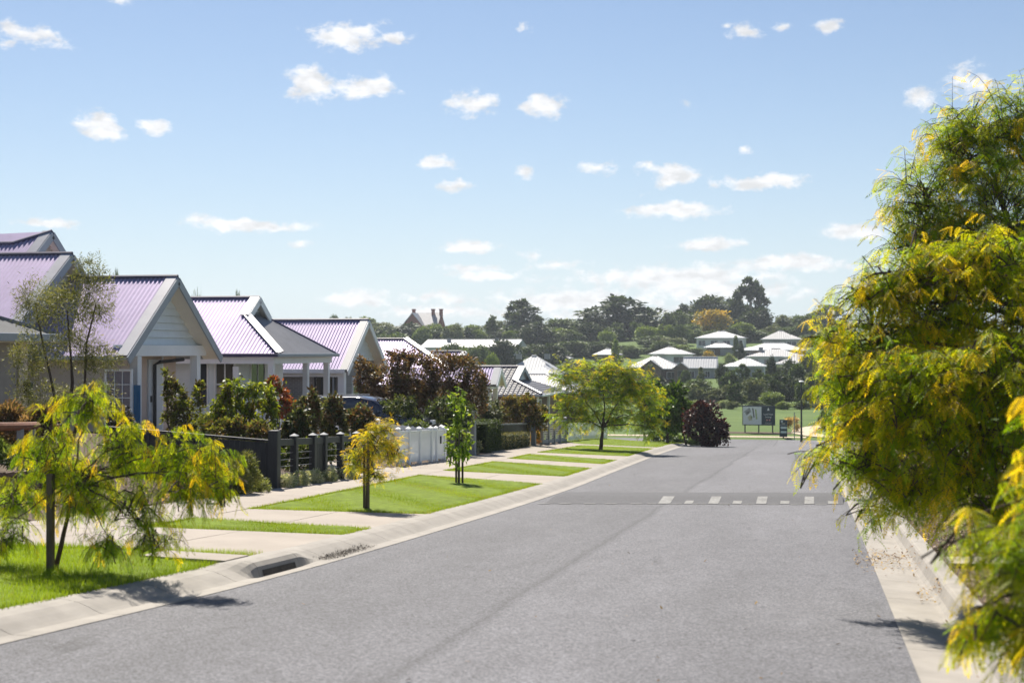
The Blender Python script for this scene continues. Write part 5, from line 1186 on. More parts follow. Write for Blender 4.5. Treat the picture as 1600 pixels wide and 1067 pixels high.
garden('bronze_shrub', 'bronze and green leafy shrub below the bright weeping tree', 380, 28.5, [(345, 678, 32, 22, 0), (400, 682, 36, 22, 0), (380, 668, 24, 20, 0)], 2600, .075, [(.09, .075, .028), (.12, .08, .04), (.09, .11, .025), (.18, .20, .04)], 'leaf_mid')
garden('bronze_tree', 'thin dark leaved small tree in front of the portico door', 275, 29, [(262, 590, 10, 16, 0), (275, 620, 22, 26, 0), (290, 650, 24, 30, 0), (312, 620, 12, 24, .2), (265, 660, 14, 20, 0)], 1500, .08, [(.12, .14, .025), (.09, .08, .03), (.17, .20, .03), (.07, .06, .03)], 'leaf_mid', cat='tree', part='crown', shell=.2)
garden('red_shrub', 'red tipped green shrub between the verandah posts', 436, 39, [(436, 622, 20, 26, 0), (428, 605, 12, 18, 0), (448, 640, 18, 18, 0)], 1700, .085, [(.26, .07, .025), (.12, .14, .03), (.18, .06, .02), (.09, .11, .025)], SB)
garden('dark_shrub', 'dark dense shrub below the portico window', 188, 37, [(188, 668, 24, 26, 0), (175, 680, 22, 20, 0)], 1600, .08, [(.02, .022, .016), (.035, .035, .022), (.05, .045, .035)], 'leaf_dark')
garden('bronze_tree', 'wide bronze leaved tree crown covering the iron roofs beyond the car', 655, 48.5, [(600, 598, 38, 34, 0), (650, 590, 46, 36, 0), (705, 585, 42, 36, .2), (740, 610, 26, 40, .2), (575, 590, 20, 36, 0), (620, 565, 26, 22, 0), (690, 625, 60, 32, .4), (630, 620, 52, 26, .3)], 10500, .105, [(.10, .062, .042), (.14, .085, .055), (.075, .055, .032), (.11, .10, .04), (.18, .12, .08)], SB, cat='tree', part='crown', shell=.35, stem_r=.08, stems=6)
garden('weeping_dome', 'dark green weeping dome tree beside the navy car', 622, 43.5, [(622, 640, 32, 24, 0), (598, 652, 16, 14, 0), (640, 655, 16, 18, 0)], 2400, .09, [(.04, .065, .022), (.07, .10, .03), (.03, .045, .016), (.10, .12, .04)], SB, cat='tree', part='crown', hang=1.2, narrow=False, shell=.4, stems=1)
garden('weeping_dome', 'second dark green weeping dome tree, behind the slim young tree', 692, 45.5, [(692, 640, 28, 26, 0), (705, 660, 22, 20, 0), (672, 655, 12, 14, 0), (725, 645, 18, 26, .2)], 2400, .09, [(.04, .065, .022), (.06, .09, .03), (.03, .045, .016), (.09, .12, .04)], SB, cat='tree', part='crown', hang=1.2, shell=.4, stems=1)
garden('bronze_shrub', 'bronze tipped green shrub in front of the tiled roof house', 805, 60, [(790, 650, 26, 26, 0), (825, 648, 26, 26, 0), (805, 635, 24, 18, 0), (845, 655, 14, 22, 0)], 3200, .12, [(.12, .12, .03), (.16, .10, .035), (.08, .09, .025), (.20, .16, .07)], SB)
garden('grey_shrub', 'grey green bush between the bronze tree and the clipped hedge', 768, 52, [(768, 640, 16, 26, 0), (758, 655, 14, 20, 0)], 1300, .1, [(.08, .10, .05), (.12, .14, .08), (.05, .065, .035)], SB)
garden('orange_shrub', 'small orange leaved shrub between the dark fence and the cream slats', 838, 60.5, [(838, 684, 8, 9, 0)], 500, .08, [(.45, .18, .02), (.35, .22, .03), (.14, .13, .02)], SB, stems=0)
garden('green_shrub', 'leafy bush against the side of the dark fence post', 846, 63.5, [(846, 660, 9, 24, 0), (836, 650, 10, 16, 0)], 700, .1, [(.07, .10, .03), (.12, .13, .04)], SB)
garden('red_grass', 'reddish feathery grass clump in the near raised garden bed', 55, 23, [(55, 668, 35, 26, 0), (15, 660, 30, 26, 0), (85, 690, 25, 20, 0)], 4200, .11, [(.20, .12, .07), (.13, .09, .045), (.26, .17, .10), (.09, .09, .03)], SB, stems=0, narrow=True, up=.8)
garden('dark_hedge', 'dark brown hedge behind the rust brown edging', 20, 26, [(10, 668, 30, 26, 0), (55, 672, 20, 20, 0)], 1600, .08, [(.03, .02, .014), (.06, .035, .022), (.045, .04, .02)], 'leaf_dark', stems=0)
garden('green_shrub', 'low fresh green planting in front of the reddish grass', 40, 20.5, [(35, 715, 40, 18, 0), (-20, 705, 40, 20, 0), (85, 725, 25, 14, 0)], 2200, .09, [(.09, .14, .03), (.14, .19, .05), (.06, .09, .02)], SB, stems=0, narrow=True, up=.6)
garden('green_shrub', 'yellow green bush between the portico posts', 310, 33, [(320, 670, 26, 22, 0), (300, 680, 20, 16, 0)], 1200, .09, [(.14, .17, .03), (.10, .12, .03), (.20, .22, .05)], SB)
garden('green_shrub', 'fresh green bushes showing through the charcoal wires', 448, 28.2, [(448, 715, 12, 18, 0), (478, 712, 14, 20, .8), (508, 705, 14, 20, 1.8), (540, 700, 14, 18, 3)], 1700, .08, [(.08, .12, .02), (.13, .17, .03), (.05, .075, .015)], SB, stems=0)
garden('green_shrub', 'dark leafy climbers along the base of the white side fence', 600, 42.2, [(560, 668, 26, 10, 0), (650, 668, 28, 10, 0)], 1000, .08, [(.05, .08, .02), (.09, .12, .03)], SB, stems=0)
garden('grey_shrub', 'small silvery tuft at the foot of the grey pier', 745, 47.5, [(746, 697, 8, 9, 0)], 400, .06, [(.30, .30, .22), (.18, .2, .12)], SB, stems=0)
garden('green_shrub', 'grassy green bank planting behind the far street trees', 1060, 84, [(1040, 684, 25, 8, 0), (1075, 690, 25, 8, 0)], 1500, .2, [(.12, .18, .06), (.16, .22, .09), (.08, .13, .04)], SB, stems=0)
# clipped hedges
def hedge(name, label, x0, x1, y0, y1, h, n, size, cols, mat='leaf_mid'):
    cx, cy = (x0+x1)/2, (y0+y1)/2; root = thing(name, label, 'hedge', (cx, cy, ground(cx, cy)))
    m = MB(); m.bx(x0+.07, x1-.07, y0+.07, y1-.07, ground(cx, cy)-.1, ground(cx, cy)+h-.07); m.build('core', M_['hedge_core'], root)
    fx = rng.integers(0, 3, n); P = rng.random((n, 3)); s = rng.random(n) < .5; d = np.zeros((n, 3))
    for a in range(3):
        k = fx == a; P[k, a] = np.where(s[k], 1, 0) if a < 2 else 1; d[k, a] = np.where(s[k], 1, -1) if a < 2 else 1
    P = np.array([x0, y0, 0])+P*np.array([x1-x0, y1-y0, h])+rng.normal(0, .025, (n, 3)); P[:, 2] += np.array([ground(cx, v) for v in P[:, 1]])
    V, Fq, C = scatter_template(*LEAF, P, nrmz(d*.5+rng.normal(0, .6, (n, 3))), rng.uniform(.6, 1.2, n)*size, np.array(cols)[rng.integers(0, len(cols), n)]*rng.uniform(.7, 1.3, (n, 1)), rng.uniform(-1, 1, n))
    link('foliage', make_mesh('foliage', V, Fq, [M_[mat]], C), root); finish(root)
pmat('hedge_core', (.018, .03, .008), .95, .1, var=.3)
ya_ = float(on_ground_x(748, -11.5)[1]); yb_ = float(on_ground_x(778, -11.4)[1])
hedge('clipped_hedge', 'tall clipped dark green hedge beside the grey pier', -12.5, -11.2, ya_, yb_, 1.05, 5200, .06, [(.03, .06, .01), (.06, .10, .012), (.10, .15, .02), (.02, .04, .008)])
yc_ = float(on_ground_x(826, -11.4)[1]); nh = 4
for i in range(nh):
    a = yb_+.1+(yc_-yb_-.2)*i/nh; b = yb_+.1+(yc_-yb_-.2)*(i+1)/nh-.04
    hedge('clipped_hedge', ['low clipped olive hedge block next to the tall dark hedge', 'second low clipped olive hedge block from the tall dark hedge', 'third low clipped olive hedge block from the tall dark hedge', 'low clipped olive hedge block at the grey end posts'][i], -11.95+.1, -11.3, a, b, .55, 1300, .055, [(.10, .11, .04), (.15, .15, .06), (.07, .08, .03), (.20, .18, .09)])
hedge('clipped_hedge', 'square clipped hedge block rising behind the low olive ones', -13.3, -12.2, yb_-1.2, yb_+.6, .95, 1500, .06, [(.06, .08, .03), (.10, .12, .05), (.04, .06, .02)])
# ================================================================== THE PARK, THE SIGNS, THE HILL
def text_mesh(txt, size, mat, parent, loc, rot, name='lettering', align='CENTER', ext=.003):
    cu = bpy.data.curves.new(name, 'FONT'); cu.body = txt; cu.size = size; cu.align_x = align; cu.align_y = 'CENTER'; cu.extrude = ext; cu.resolution_u = 3
    tmp = bpy.data.objects.new(name+'_tmp', cu); COL.objects.link(tmp); bpy.context.view_layer.update()
    me = bpy.data.meshes.new_from_object(tmp.evaluated_get(bpy.context.evaluated_depsgraph_get())); bpy.data.objects.remove(tmp); bpy.data.curves.remove(cu)
    me.materials.clear(); me.materials.append(M_[mat]); o = link(name, me, parent, loc); o.rotation_euler = rot; return o
def sign_board():
    Y = 129.5; g0 = at_y(1160, 677, Y); w = 51*Y/2270; h = 31*Y/2270; cx = float(at_y(1185.5, 650, Y)[0]); zt = float(at_y(1185, 633.5, Y)[2]); gz = ground(cx, Y)
    t = thing('billboard', 'dark billboard with a pale site map on three posts in the park', 'billboard', (cx, Y, gz)); z0 = zt-gz-h; face = (math.pi/2, 0, 0)
    mb = MB(); mb.bx(-w/2, w/2, -.04, .06, z0, z0+h); mb.build('board', M_['sign_dark'], t, bevel=.01)
    for x in (-w*.42, 0, w*.42):
        mb = MB(); mb.bx(x-.055, x+.055, .06, .16, -.4, z0+h*.95); mb.build('post', M_['charcoal_timber'], t)
    mx0, mx1 = -w/2+.06, w*.085; mb = MB(); mb.bx(mx0, mx1, -.052, -.042, z0+.07, z0+h-.1); mp = mb.build('map_panel', M_['sign_white'], t)
    mw = mx1-mx0; mh = h-.17
    def patch(pts, mat): 
        mb = MB(); mb.prism([(mx0+a*mw, -.055, z0+.07+b_*mh) for a, b_ in pts], (0, -.004, 0)); mb.build('map_block', M_[mat], mp)
    patch([(.05,.72),(.35,.95),(.45,.72),(.2,.5)], 'map_grey'); patch([(.25,.42),(.42,.55),(.5,.25),(.33,.2)], 'map_tan'); patch([(.5,.92),(.56,.9),(.63,.4),(.57,.38)], 'map_dark'); patch([(.64,.88),(.73,.82),(.78,.3),(.7,.28)], 'map_green'); patch([(.2,.66),(.3,.74),(.34,.66),(.25,.58)], 'sign_white'); patch([(.40,.40),(.47,.5),(.52,.38),(.45,.3)], 'map_green')
    tx = w*.085+(w/2-w*.085)/2
    text_mesh('Land Now', .20, 'sign_white', t, (tx, -.046, z0+h*.56), face); text_mesh('Selling!', .20, 'sign_white', t, (tx, -.046, z0+h*.42), face)
    mb = MB(); mb.bar((tx-.32, -.046, z0+h*.13), (tx+.32, -.046, z0+h*.13), .006, .03); mb.build('text_line', M_['map_grey'], t); mb = MB(); mb.bar((tx-.26, -.046, z0+h*.08), (tx+.26, -.046, z0+h*.08), .006, .03); mb.build('text_line', M_['map_grey'], t)
    for dx in (-.12, .12):
        mb = MB(); mb.tube([(tx+dx, -.041, z0+h*.27), (tx+dx, -.05, z0+h*.27)], .075, 12); mb.build('emblem_dot', M_['pink'], t)
    mb = MB(); mb.prism([(tx-.1, -.045, z0+h*.75), (tx+.1, -.045, z0+h*.75), (tx+.07, -.045, z0+h*.83), (tx, -.045, z0+h*.9), (tx-.07, -.045, z0+h*.83)], (0, -.004, 0)); mb.build('crest', M_['sign_white'], t)
sign_board()
def arrow_sign():
    Y = 122.6; cx = float(at_y(1224, 670, Y)[0]); gz = ground(cx, Y); s = thing('direction_sign', 'narrow dark sign with two white arrows beside the billboard', 'sign', (cx, Y, gz)); zt = float(at_y(1224, 655.5, Y)[2])-gz; w = .64; h = 1.46
    mb = MB(); mb.bx(-w/2, w/2, -.04, .04, zt-h, zt); mb.build('board', M_['sign_dark'], s, bevel=.01); mb = MB(); mb.bx(-.05, .05, -.03, .03, -.3, zt-h); mb.build('post', M_['charcoal_timber'], s)
    for z in (zt-.68, zt-1.05):
        mb = MB(); mb.prism([(-.26, -.045, z), (-.12, -.045, z+.13), (-.12, -.045, z+.09), (.27, -.045, z+.09), (.27, -.045, z-.09), (-.12, -.045, z-.09), (-.12, -.045, z-.13)], (0, -.006, 0)); mb.build('arrow', M_['sign_white'], s)
    mb = MB(); mb.bar((-w/2, -.045, zt-.46), (w/2, -.045, zt-.46), .01, .04); mb.build('divider', M_['map_grey'], s)
    mb = MB(); mb.tube([(-.12, -.04, zt-.15), (-.12, -.05, zt-.15)], .09, 10); mb.build('emblem', M_['sign_white'], s); mb = MB(); mb.bar((-.15, -.045, zt-.33), (.16, -.045, zt-.33), .008, .07); mb.build('text_line', M_['map_tan'], s)
arrow_sign()
def lamp_post(name, label, base, h, arm=None):
    t = thing(name, label, 'street light', base); mb = MB(); mb.tube([(0, 0, -.3), (0, 0, .6), (0, 0, .62), (0, 0, h)], [.10, .10, .075, .055], 10); mb.build('pole', M_['black_metal'], t)
    if arm is None:
        mb = MB(); mb.tube([(0, 0, h), (0, 0, h+.08)], .09, 10); mb.build('collar', M_['black_metal'], t); mb = MB(); mb.tube([(0, 0, h+.08), (0, 0, h+.14), (0, 0, h+.2)], [.2, .22, .1], 12); mb.build('lamp_head', M_['lamp_glass'], t)
    else:
        mb = MB(); mb.tube([(0, 0, h-.1), (arm*.5, 0, h+.05), (arm, 0, h+.06)], .035, 8); mb.build('arm', M_['grey_post'], t); mb = MB(); mb.box((arm*1.25, 0, h+.06), (abs(arm)*.6, .22, .07)); lh = mb.build('lamp_head', M_['grey_post'], t, bevel=.02); mb = MB(); mb.box((arm*1.27, 0, h+.02), (abs(arm)*.4, .16, .02)); mb.build('lens', M_['lamp_glass'], lh)
lamp_post('street_light', 'slim black street light standing by the park path', on_ground_y(1252, 116.8), 4.75)
pl_ = on_ground_y(1352, 50); lamp_post('street_light', 'grey street light whose head shows above the golden foliage', (2.05, 50, ground(2.05, 50)), float(at_y(1330, 462, 50)[2])-ground(2.05, 50)-.06, -.5)
t = thing('marker_pole', 'thin grey pole between the direction sign and the street light', 'pole', on_ground_y(1241, 120.6)); mb = MB(); mb.tube([(0, 0, -.2), (0, 0, 2.25)], .035, 6); mb.build('shaft', M_['grey_post'], t); mb = MB(); mb.box((0, 0, 2.1), (.06, .02, .3)); mb.build('plate', M_['sign_dark'], t)
t = thing('bollard_post', 'thick dark post at the park entrance beside the golden foliage', 'post', on_ground_y(1302, 117.5)); mb = MB(); mb.tube([(0, 0, -.2), (0, 0, 1.7), (0, 0, 1.8)], [.16, .15, .1], 8); mb.build('shaft', M_['charcoal_timber'], t); mb = MB(); mb.tube([(0, 0, 1.45), (0, 0, 1.55)], .165, 8); mb.build('band', M_['grey_post'], t)
sheet('planting_strip', 'soil', lambda y: float(at_y(1130, 677, 128)[0]), lambda y: float(at_y(1236, 677, 128)[0]), [128.3, 129.5, 131.2], 8, .04, 'dark mulch strip under the billboard posts')
garden('tussock_grass', 'tan tussock grass beside the park path', 1238, 132, [(1238, 664, 9, 11, 0)], 500, .3, [(.42, .33, .18), (.30, .24, .12)], 'leaf_mid', stems=0, narrow=True, up=.8)
garden('young_tree', 'young staked tree by the park path entrance', 1288, 124, [(1288, 655, 8, 14, 0), (1290, 668, 7, 8, 0)], 450, .22, [(.07, .11, .03), (.11, .15, .05)], 'leaf_mid', cat='tree', part='crown', stems=1)
# ---------------------------------------------- houses on the hill
def hill_house(label, px0, px1, pe, pr, Y, roof, wallm, d=11.0, gable=None, nwin=3, garage=False, vents=0, hip=True, wing=None):
    a = at_y(px0, pe, Y); b = at_y(px1, pe, Y); x0, x1, ze_ = float(a[0]), float(b[0]), float(a[2]); w = x1-x0; cx = (x0+x1)/2
    hd_ = min(d/2, w/2-.4); Yr = Y+hd_; zr_ = max(float(at_y((px0+px1)/2, pr, Yr)[2]), ze_+.25*hd_)
    gz = min(terrain_z(cx, Y), ze_-2.5); t = thing('house', label, 'house', (cx, Y, gz), 0, 'houses on the hill')
    hh = hd_ if hip else 0.0
    A, B, C, D = (x0, Y, ze_), (x1, Y, ze_), (x1, Y+2*hd_, ze_), (x0, Y+2*hd_, ze_); R0, R1 = (x0+hh, Yr, zr_), (x1-hh, Yr, zr_)
    for q in ([A, B, R1, R0], [B, C, R1] if hip else [B, C, R1], [C, D, R0, R1], [D, A, R0]):
        roof_slope(t, q, roof, .5, .02, per=4)
    ridge_cap(t, R0, R1, roof, .14)
    wall(t, x0+.5, x1-.5, Y+.5, Y+2*hd_-.5, gz-1.5, ze_-.02, wallm); gutter(t, (x0, Y-.05, ze_), (x1, Y-.05, ze_), 'hill_white', .15, .2)
    hwl = ze_-gz
    n = nwin
    for i in range(n):
        x = x0+w*(i+.6)/(n+.2); ww = min(1.8, w*.13)
        if garage and i == n-1:
            mb = MB(); mb.bx(x-1.6, x+1.6, Y+.42, Y+.5, ze_-2.5, ze_-.35); mb.build('garage_door', M_['hill_grey'], t); continue
        window(t, 'Y', (x, Y+.5, ze_-1.25), ww, 1.2, 2, 1, 'glass_dark', 'hill_white', fw=.09, bar=.07)
    if gable:
        for (g0_, g1_) in gable:
            ga, gb = float(at_y(g0_, pe, Y)[0]), float(at_y(g1_, pe, Y)[0]); gw = gb-ga; gm = (ga+gb)/2; zg_ = ze_+gw*.36
            for (p, q) in (((ga, Y-1.8, ze_), (gm, Y-1.8, zg_)), ((gb, Y-1.8, ze_), (gm, Y-1.8, zg_))):
                back = Vector((0, 1.8+gw*.9, 0)); mb = MB(); mb.prism([p, q, Vector(q)+back, Vector(p)+Vector((0, 2, 0))], (0, 0, .12)); mb.build('gable_roof', M_[roof], t)
            mb = MB(); mb.prism([(ga+.3, Y-1.4, gz-1), (gb-.3, Y-1.4, gz-1), (gb-.3, Y-1.4, ze_), (gm, Y-1.4, zg_-.15), (ga+.3, Y-1.4, ze_)], (0, 1.9, 0)); mb.build('gable_wall', M_['brown_brick'], t)
            window(t, 'Y', (gm, Y-1.4, ze_-1.1), min(1.5, gw*.35), 1.5, 1, 1, 'glass_dark', 'hill_grey')
    if wing:
        for (f0, f1, out) in wing:
            wa, wb = x0+w*f0, x0+w*f1; wd = min((wb-wa)/2-.3, hd_*.9); Yw = Y-out; zw = ze_-.05; zt_ = zw+wd*(zr_-ze_)/hd_*.92
            q = [(wa, Yw, zw), (wb, Yw, zw), (wb, Y+hd_*.6, zw), (wa, Y+hd_*.6, zw)]; r0 = ((wa+wb)/2, Yw+wd, zt_); r1 = ((wa+wb)/2, Y+hd_*.6, zt_)
            for pl in ([q[0], q[1], r0], [q[1], q[2], r1, r0], [q[3], q[0], r0, r1]): roof_slope(t, pl, roof, .5, .02, per=4)
            wall(t, wa+.45, wb-.45, Yw+.45, Y+.55, gz-1.5, zw-.02, wallm); gutter(t, (wa, Yw-.05, zw), (wb, Yw-.05, zw), 'hill_white', .15, .2)
            window(t, 'Y', ((wa+wb)/2, Yw+.45, zw-1.25), min(2.4, (wb-wa)*.4), 1.3, 2, 1, 'glass_dark', 'hill_white', fw=.09, bar=.07)
    for i in range(vents):
        x = x0+w*(.25+.5*i/max(1, vents-1)); mb = MB(); mb.box((x, Y+hd_*.75, zr_-.1), (.9, .9, .9)); mb.build('roof_vent', M_['roof_grey'], t)
    finish(t); return t
HH = [('white two storey hip roofed house below the golden domed tree', 1085, 1166, 528, 518, 355, 'roof_white', 'hill_white', dict(nwin=4)),
 ('grey hip roofed house next to the tall gum tree', 1188, 1250, 530, 517, 360, 'roof_pale', 'hill_grey', dict(nwin=3, wing=[(.5, 1.08, 3)])),
 ('long brown brick house with pale roof, middle of the hill', 1157, 1262, 547, 536, 338, 'roof_white', 'brown_brick', dict(nwin=4, wing=[(-.06, .36, 4)])),
 ('house with pale tiled roof and skylight just below the long brick one', 1165, 1258, 557, 545, 320, 'roof_pale', 'hill_white', dict(nwin=4, vents=1, wing=[(.62, 1.1, 4)])),
 ('house with low pale roof nearest the golden foliage on the hill', 1214, 1290, 568, 553, 304, 'roof_pale', 'brown_brick', dict(nwin=3, wing=[(-.08, .4, 3)])),
 ('white walled garage house above the park trees', 1133, 1198, 572, 559, 288, 'roof_white', 'hill_white', dict(nwin=2, garage=True, wing=[(-.1, .42, 3.5)])),
 ('grey tiled house with twin brick gables, lowest on the hill', 972, 1066, 576, 556, 272, 'roof_pale', 'brown_brick', dict(nwin=3, gable=[(1000, 1036), (1052, 1078)])),
 ('long pale grey shed roofed house beside the twin gables', 1066, 1120, 575, 558, 284, 'roof_white', 'hill_grey', dict(nwin=2, hip=False)),
 ('small white roofed house peeping above the twin gabled one', 1012, 1076, 553, 542, 322, 'roof_pale', 'hill_white', dict(nwin=2, wing=[(.45, 1.15, 4)])),
 ('small white hip roofed house over the large street tree', 925, 969, 554, 545, 330, 'roof_white', 'brown_brick', dict(nwin=2)),
 ('big pale roofed house behind the tiled roof', 782, 872, 584, 556, 235, 'roof_white', 'hill_white', dict(nwin=3, vents=2, wing=[(.5, 1.05, 5)])),
 ('grey roofed house half hidden left of the large street tree crown', 855, 892, 560, 549, 330, 'roof_grey', 'hill_grey', dict(nwin=1)),
 ('brown cottage with small skillion roof under the white two storey house', 1098, 1150, 543, 536, 343, 'roof_grey', 'brown_brick', dict(nwin=2, garage=True, d=6)),
 ('long low white roofed hall with rooftop vents', 655, 806, 543, 531, 345, 'roof_white', 'hill_white', dict(nwin=5, vents=2, d=16, hip=False)),
 ('long flat grey building on the skyline behind the hall', 728, 782, 528, 520, 440, 'roof_grey', 'brown_brick', dict(nwin=3, hip=False))]
for (lb_, a, b, pe_, pr_, Y, rf, wm, kw) in HH: hill_house(lb_, a, b, pe_, pr_, Y, rf, wm, **kw)
def manor():
    Y = 470; k = Y/2270; cx = float(at_y(655, 500, Y)[0]); zt = float(at_y(655, 488, Y)[2]); g0 = terrain_z(cx, Y)
    t = thing('manor', 'red brick manor with steep slate roof and tall chimneys on the skyline', 'house', (cx, Y, g0), 0, 'houses on the hill')
    xa, xb = float(at_y(636, 500, Y)[0]), float(at_y(684, 500, Y)[0]); ze_ = zt-4.6; ym = Y+5
    mb = MB(); mb.bx(xa, xb, Y, Y+10, g0-1, ze_); mb.build('wall', M_['red_brick'], t)
    roof_slope(t, [(xa, Y-.4, ze_), (xb, Y-.4, ze_), (xb, ym, zt), (xa, ym, zt)], 'roof_grey', .5, .02, per=4); roof_slope(t, [(xb, Y+10.4, ze_), (xa, Y+10.4, ze_), (xa, ym, zt), (xb, ym, zt)], 'roof_grey', .5, .02, per=4)
    for x in (xa, xb): mb = MB(); mb.prism([(x, Y, ze_), (x, Y+10, ze_), (x, ym, zt-.1)], (.25 if x == xa else -.25, 0, 0)); mb.build('gable_wall', M_['red_brick'], t)
    gx = float(at_y(648, 500, Y)[0]); mb = MB(); mb.prism([(gx-3.4, Y-3, g0-1), (gx+3.4, Y-3, g0-1), (gx+3.4, Y-3, ze_), (gx, Y-3, zt-.6), (gx-3.4, Y-3, ze_)], (0, 3, 0)); mb.build('front_gable', M_['red_brick'], t)
    for s in (-1, 1): mb = MB(); mb.prism([(gx+s*3.8, Y-3.3, ze_-.3), (gx, Y-3.3, zt-.4), (gx, Y+4, zt-.4), (gx+s*3.8, Y+1, ze_-.3)], (0, 0, .2)); mb.build('gable_roof', M_['roof_grey'], t)
    for px in (641, 671.5, 684): x = float(at_y(px, 490, Y)[0]); mb = MB(); mb.bx(x-.5, x+.5, ym-1, ym, ze_, zt+1.2); mb.bx(x-.65, x+.65, ym-1.15, ym+.15, zt+.9, zt+1.25); mb.build('chimney', M_['red_brick'], t)
    for x in (gx-1.2, gx+1.2): window(t, 'Y', (x, Y-3, ze_-1.5), 1.0, 1.8, 1, 2, 'glass_dark', 'hill_white')
    finish(t)
manor()
# ---------------------------------------------- trees on the hill and at the edge of the park: prototypes of unit height
GR = dict(dark=[(.022, .036, .018), (.035, .052, .022), (.05, .068, .028), (.016, .026, .016)], mid=[(.045, .07, .022), (.07, .10, .03), (.09, .12, .04), (.03, .05, .018)], olive=[(.07, .085, .04), (.10, .115, .055), (.05, .065, .03), (.13, .14, .07)], gold=[(.36, .24, .02), (.26, .19, .03), (.13, .12, .03), (.42, .28, .02)], pale=[(.17, .20, .11), (.22, .24, .15), (.12, .15, .07)], light=[(.12, .16, .03), (.16, .20, .04), (.09, .12, .025)])
def L_(x, y, z, a, b, c): return (np.array([x, y, z]), np.array([a, b, c]))
SHAPES = dict(round=[L_(0, 0, .58, .42, .42, .38), L_(.22, .1, .42, .26, .26, .28), L_(-.24, -.1, .45, .25, .25, .3), L_(0, -.15, .75, .26, .26, .22), L_(0, 0, .24, .36, .36, .24)],
 gum=[L_(.02, 0, .90, .15, .15, .09), L_(.25, 0, .78, .14, .14, .09), L_(-.22, .05, .74, .16, .16, .10), L_(.05, -.1, .66, .16, .16, .09), L_(.40, .05, .58, .10, .10, .07), L_(-.30, .1, .52, .16, .16, .10), L_(.2, 0, .46, .18, .18, .10), L_(-.05, 0, .38, .26, .24, .14), L_(.2, 0, .24, .26, .24, .16), L_(-.24, -.1, .24, .24, .22, .16)],
 cypress=[L_(0, 0, .72, .26, .26, .26), L_(-.25, 0, .55, .24, .24, .20), L_(.26, 0, .52, .24, .24, .22), L_(-.34, .05, .34, .22, .22, .16), L_(.36, .05, .32, .2, .2, .16), L_(0, -.1, .38, .34, .3, .26), L_(0, 0, .18, .40, .36, .18)],
 bush=[L_(0, 0, .42, .44, .44, .42), L_(.22, 0, .55, .22, .22, .28), L_(-.2, -.1, .5, .25, .25, .3), L_(.05, -.2, .3, .3, .3, .28)],
 column=[L_(0, 0, .5, .22, .22, .48), L_(0, 0, .75, .14, .14, .24), L_(.05, 0, .3, .26, .26, .26)])
PROTO = {}
def proto(shape, colour, k):
    key = (shape, colour, k)
    if key not in PROTO:
        V, Fq, C = leafy(SHAPES[shape], 4800, .085, np.array(GR[colour])*np.array([1.7, 1.8, 1.5]), seed=k*3.1+len(PROTO), shell=.4, up=.2, var=.22, spread=1.1)
        cr = make_mesh('crown', V, Fq, [M_['leaf_far']], C)
        mb = MB(); tp = SHAPES[shape][0][0]
        limb(mb, (0, 0, -.08), (tp[0], tp[1], tp[2]), .028, .012, 0, 6, 5)
        for (c, r) in SHAPES[shape][1:]: limb(mb, (0, 0, .18), tuple(c), .016, .006, .03, 4, 4)
        PROTO[key] = (cr, mb.mesh('trunk', M_['bark_pale' if shape == 'gum' else 'bark']))
    return PROTO[key]
def far_tree(px, ptop, hw, Y, shape, colour, label, group=None, k=None, name=None, cat='tree'):
    k = random.randint(0, 1) if k is None else k; cr, tr = proto(shape, colour, k)
    p = at_y(px, ptop, Y); x = float(p[0]); g0 = terrain_z(x, Y); h = max(1.2, (float(p[2])-g0)/1.0); w = hw*2*Y/2270/.92
    t = thing(name or {'gum': 'gum_tree', 'cypress': 'cypress_tree', 'bush': 'bush', 'column': 'poplar_tree', 'round': 'leafy_tree'}[shape], label, cat, (x, Y, g0), 0, group); t.scale = (w, w, h/.98)
    link('crown', cr, t, rz=random.uniform(0, 6.28)); link('trunk', tr, t)
SK = 'trees on the hill'
CW = dict(dark='dark green', mid='mid green', olive='olive', light='light green', pale='pale', gold='golden'); SW = dict(round='round', bush='low spreading', cypress='layered', column='narrow pointed', gum='open crowned')
HL = [(560, 515, 'at the far end of the hall skyline'), (630, 515, 'under the brick manor'), (690, 535, 'by the left end of the hall'), (750, 515, 'behind the hall roof'), (800, 520, 'under the big rounded gum'), (860, 515, 'between big gum and huge cypress'), (915, 525, 'left of the huge cypress'), (970, 530, 'under the huge cypress'), (930, 570, 'near the small white hip roofed house'), (1020, 520, 'right of the huge cypress'), (1045, 540, 'above the twin gabled house'), (1080, 510, 'left of the golden domed tree'), (1125, 510, 'under the golden domed tree'), (1175, 508, 'under the tallest gum'), (1150, 575, 'by the white walled garage house'), (1215, 510, 'right of the tallest gum'), (1260, 510, 'above the grey hip roofed house'), (1240, 575, 'below the pale roofed hill houses'), (1300, 510, 'at the golden foliage skyline'), (560, 545, 'over the broad iron gable'), (640, 545, 'over the bronze leaved tree')]
BLM = [(850, 'over the pale metal hip roof'), (930, 'behind the large street tree'), (1000, 'right above the large street tree crown'), (1045, 'above the dark green street trees'), (1085, 'left above the purple tree'), (1115, 'right above the purple tree'), (1148, 'left of the billboard'), (1186, 'above the billboard'), (1225, 'above the direction sign'), (1255, 'behind the black street light'), (1290, 'at the park path entrance'), (1360, 'behind the golden foliage'), (1430, 'far behind the golden foliage')]
def near(px, py, L): return min(L, key=lambda q: (q[0]-px)**2+((q[1]-py)*1.5)**2)[2]
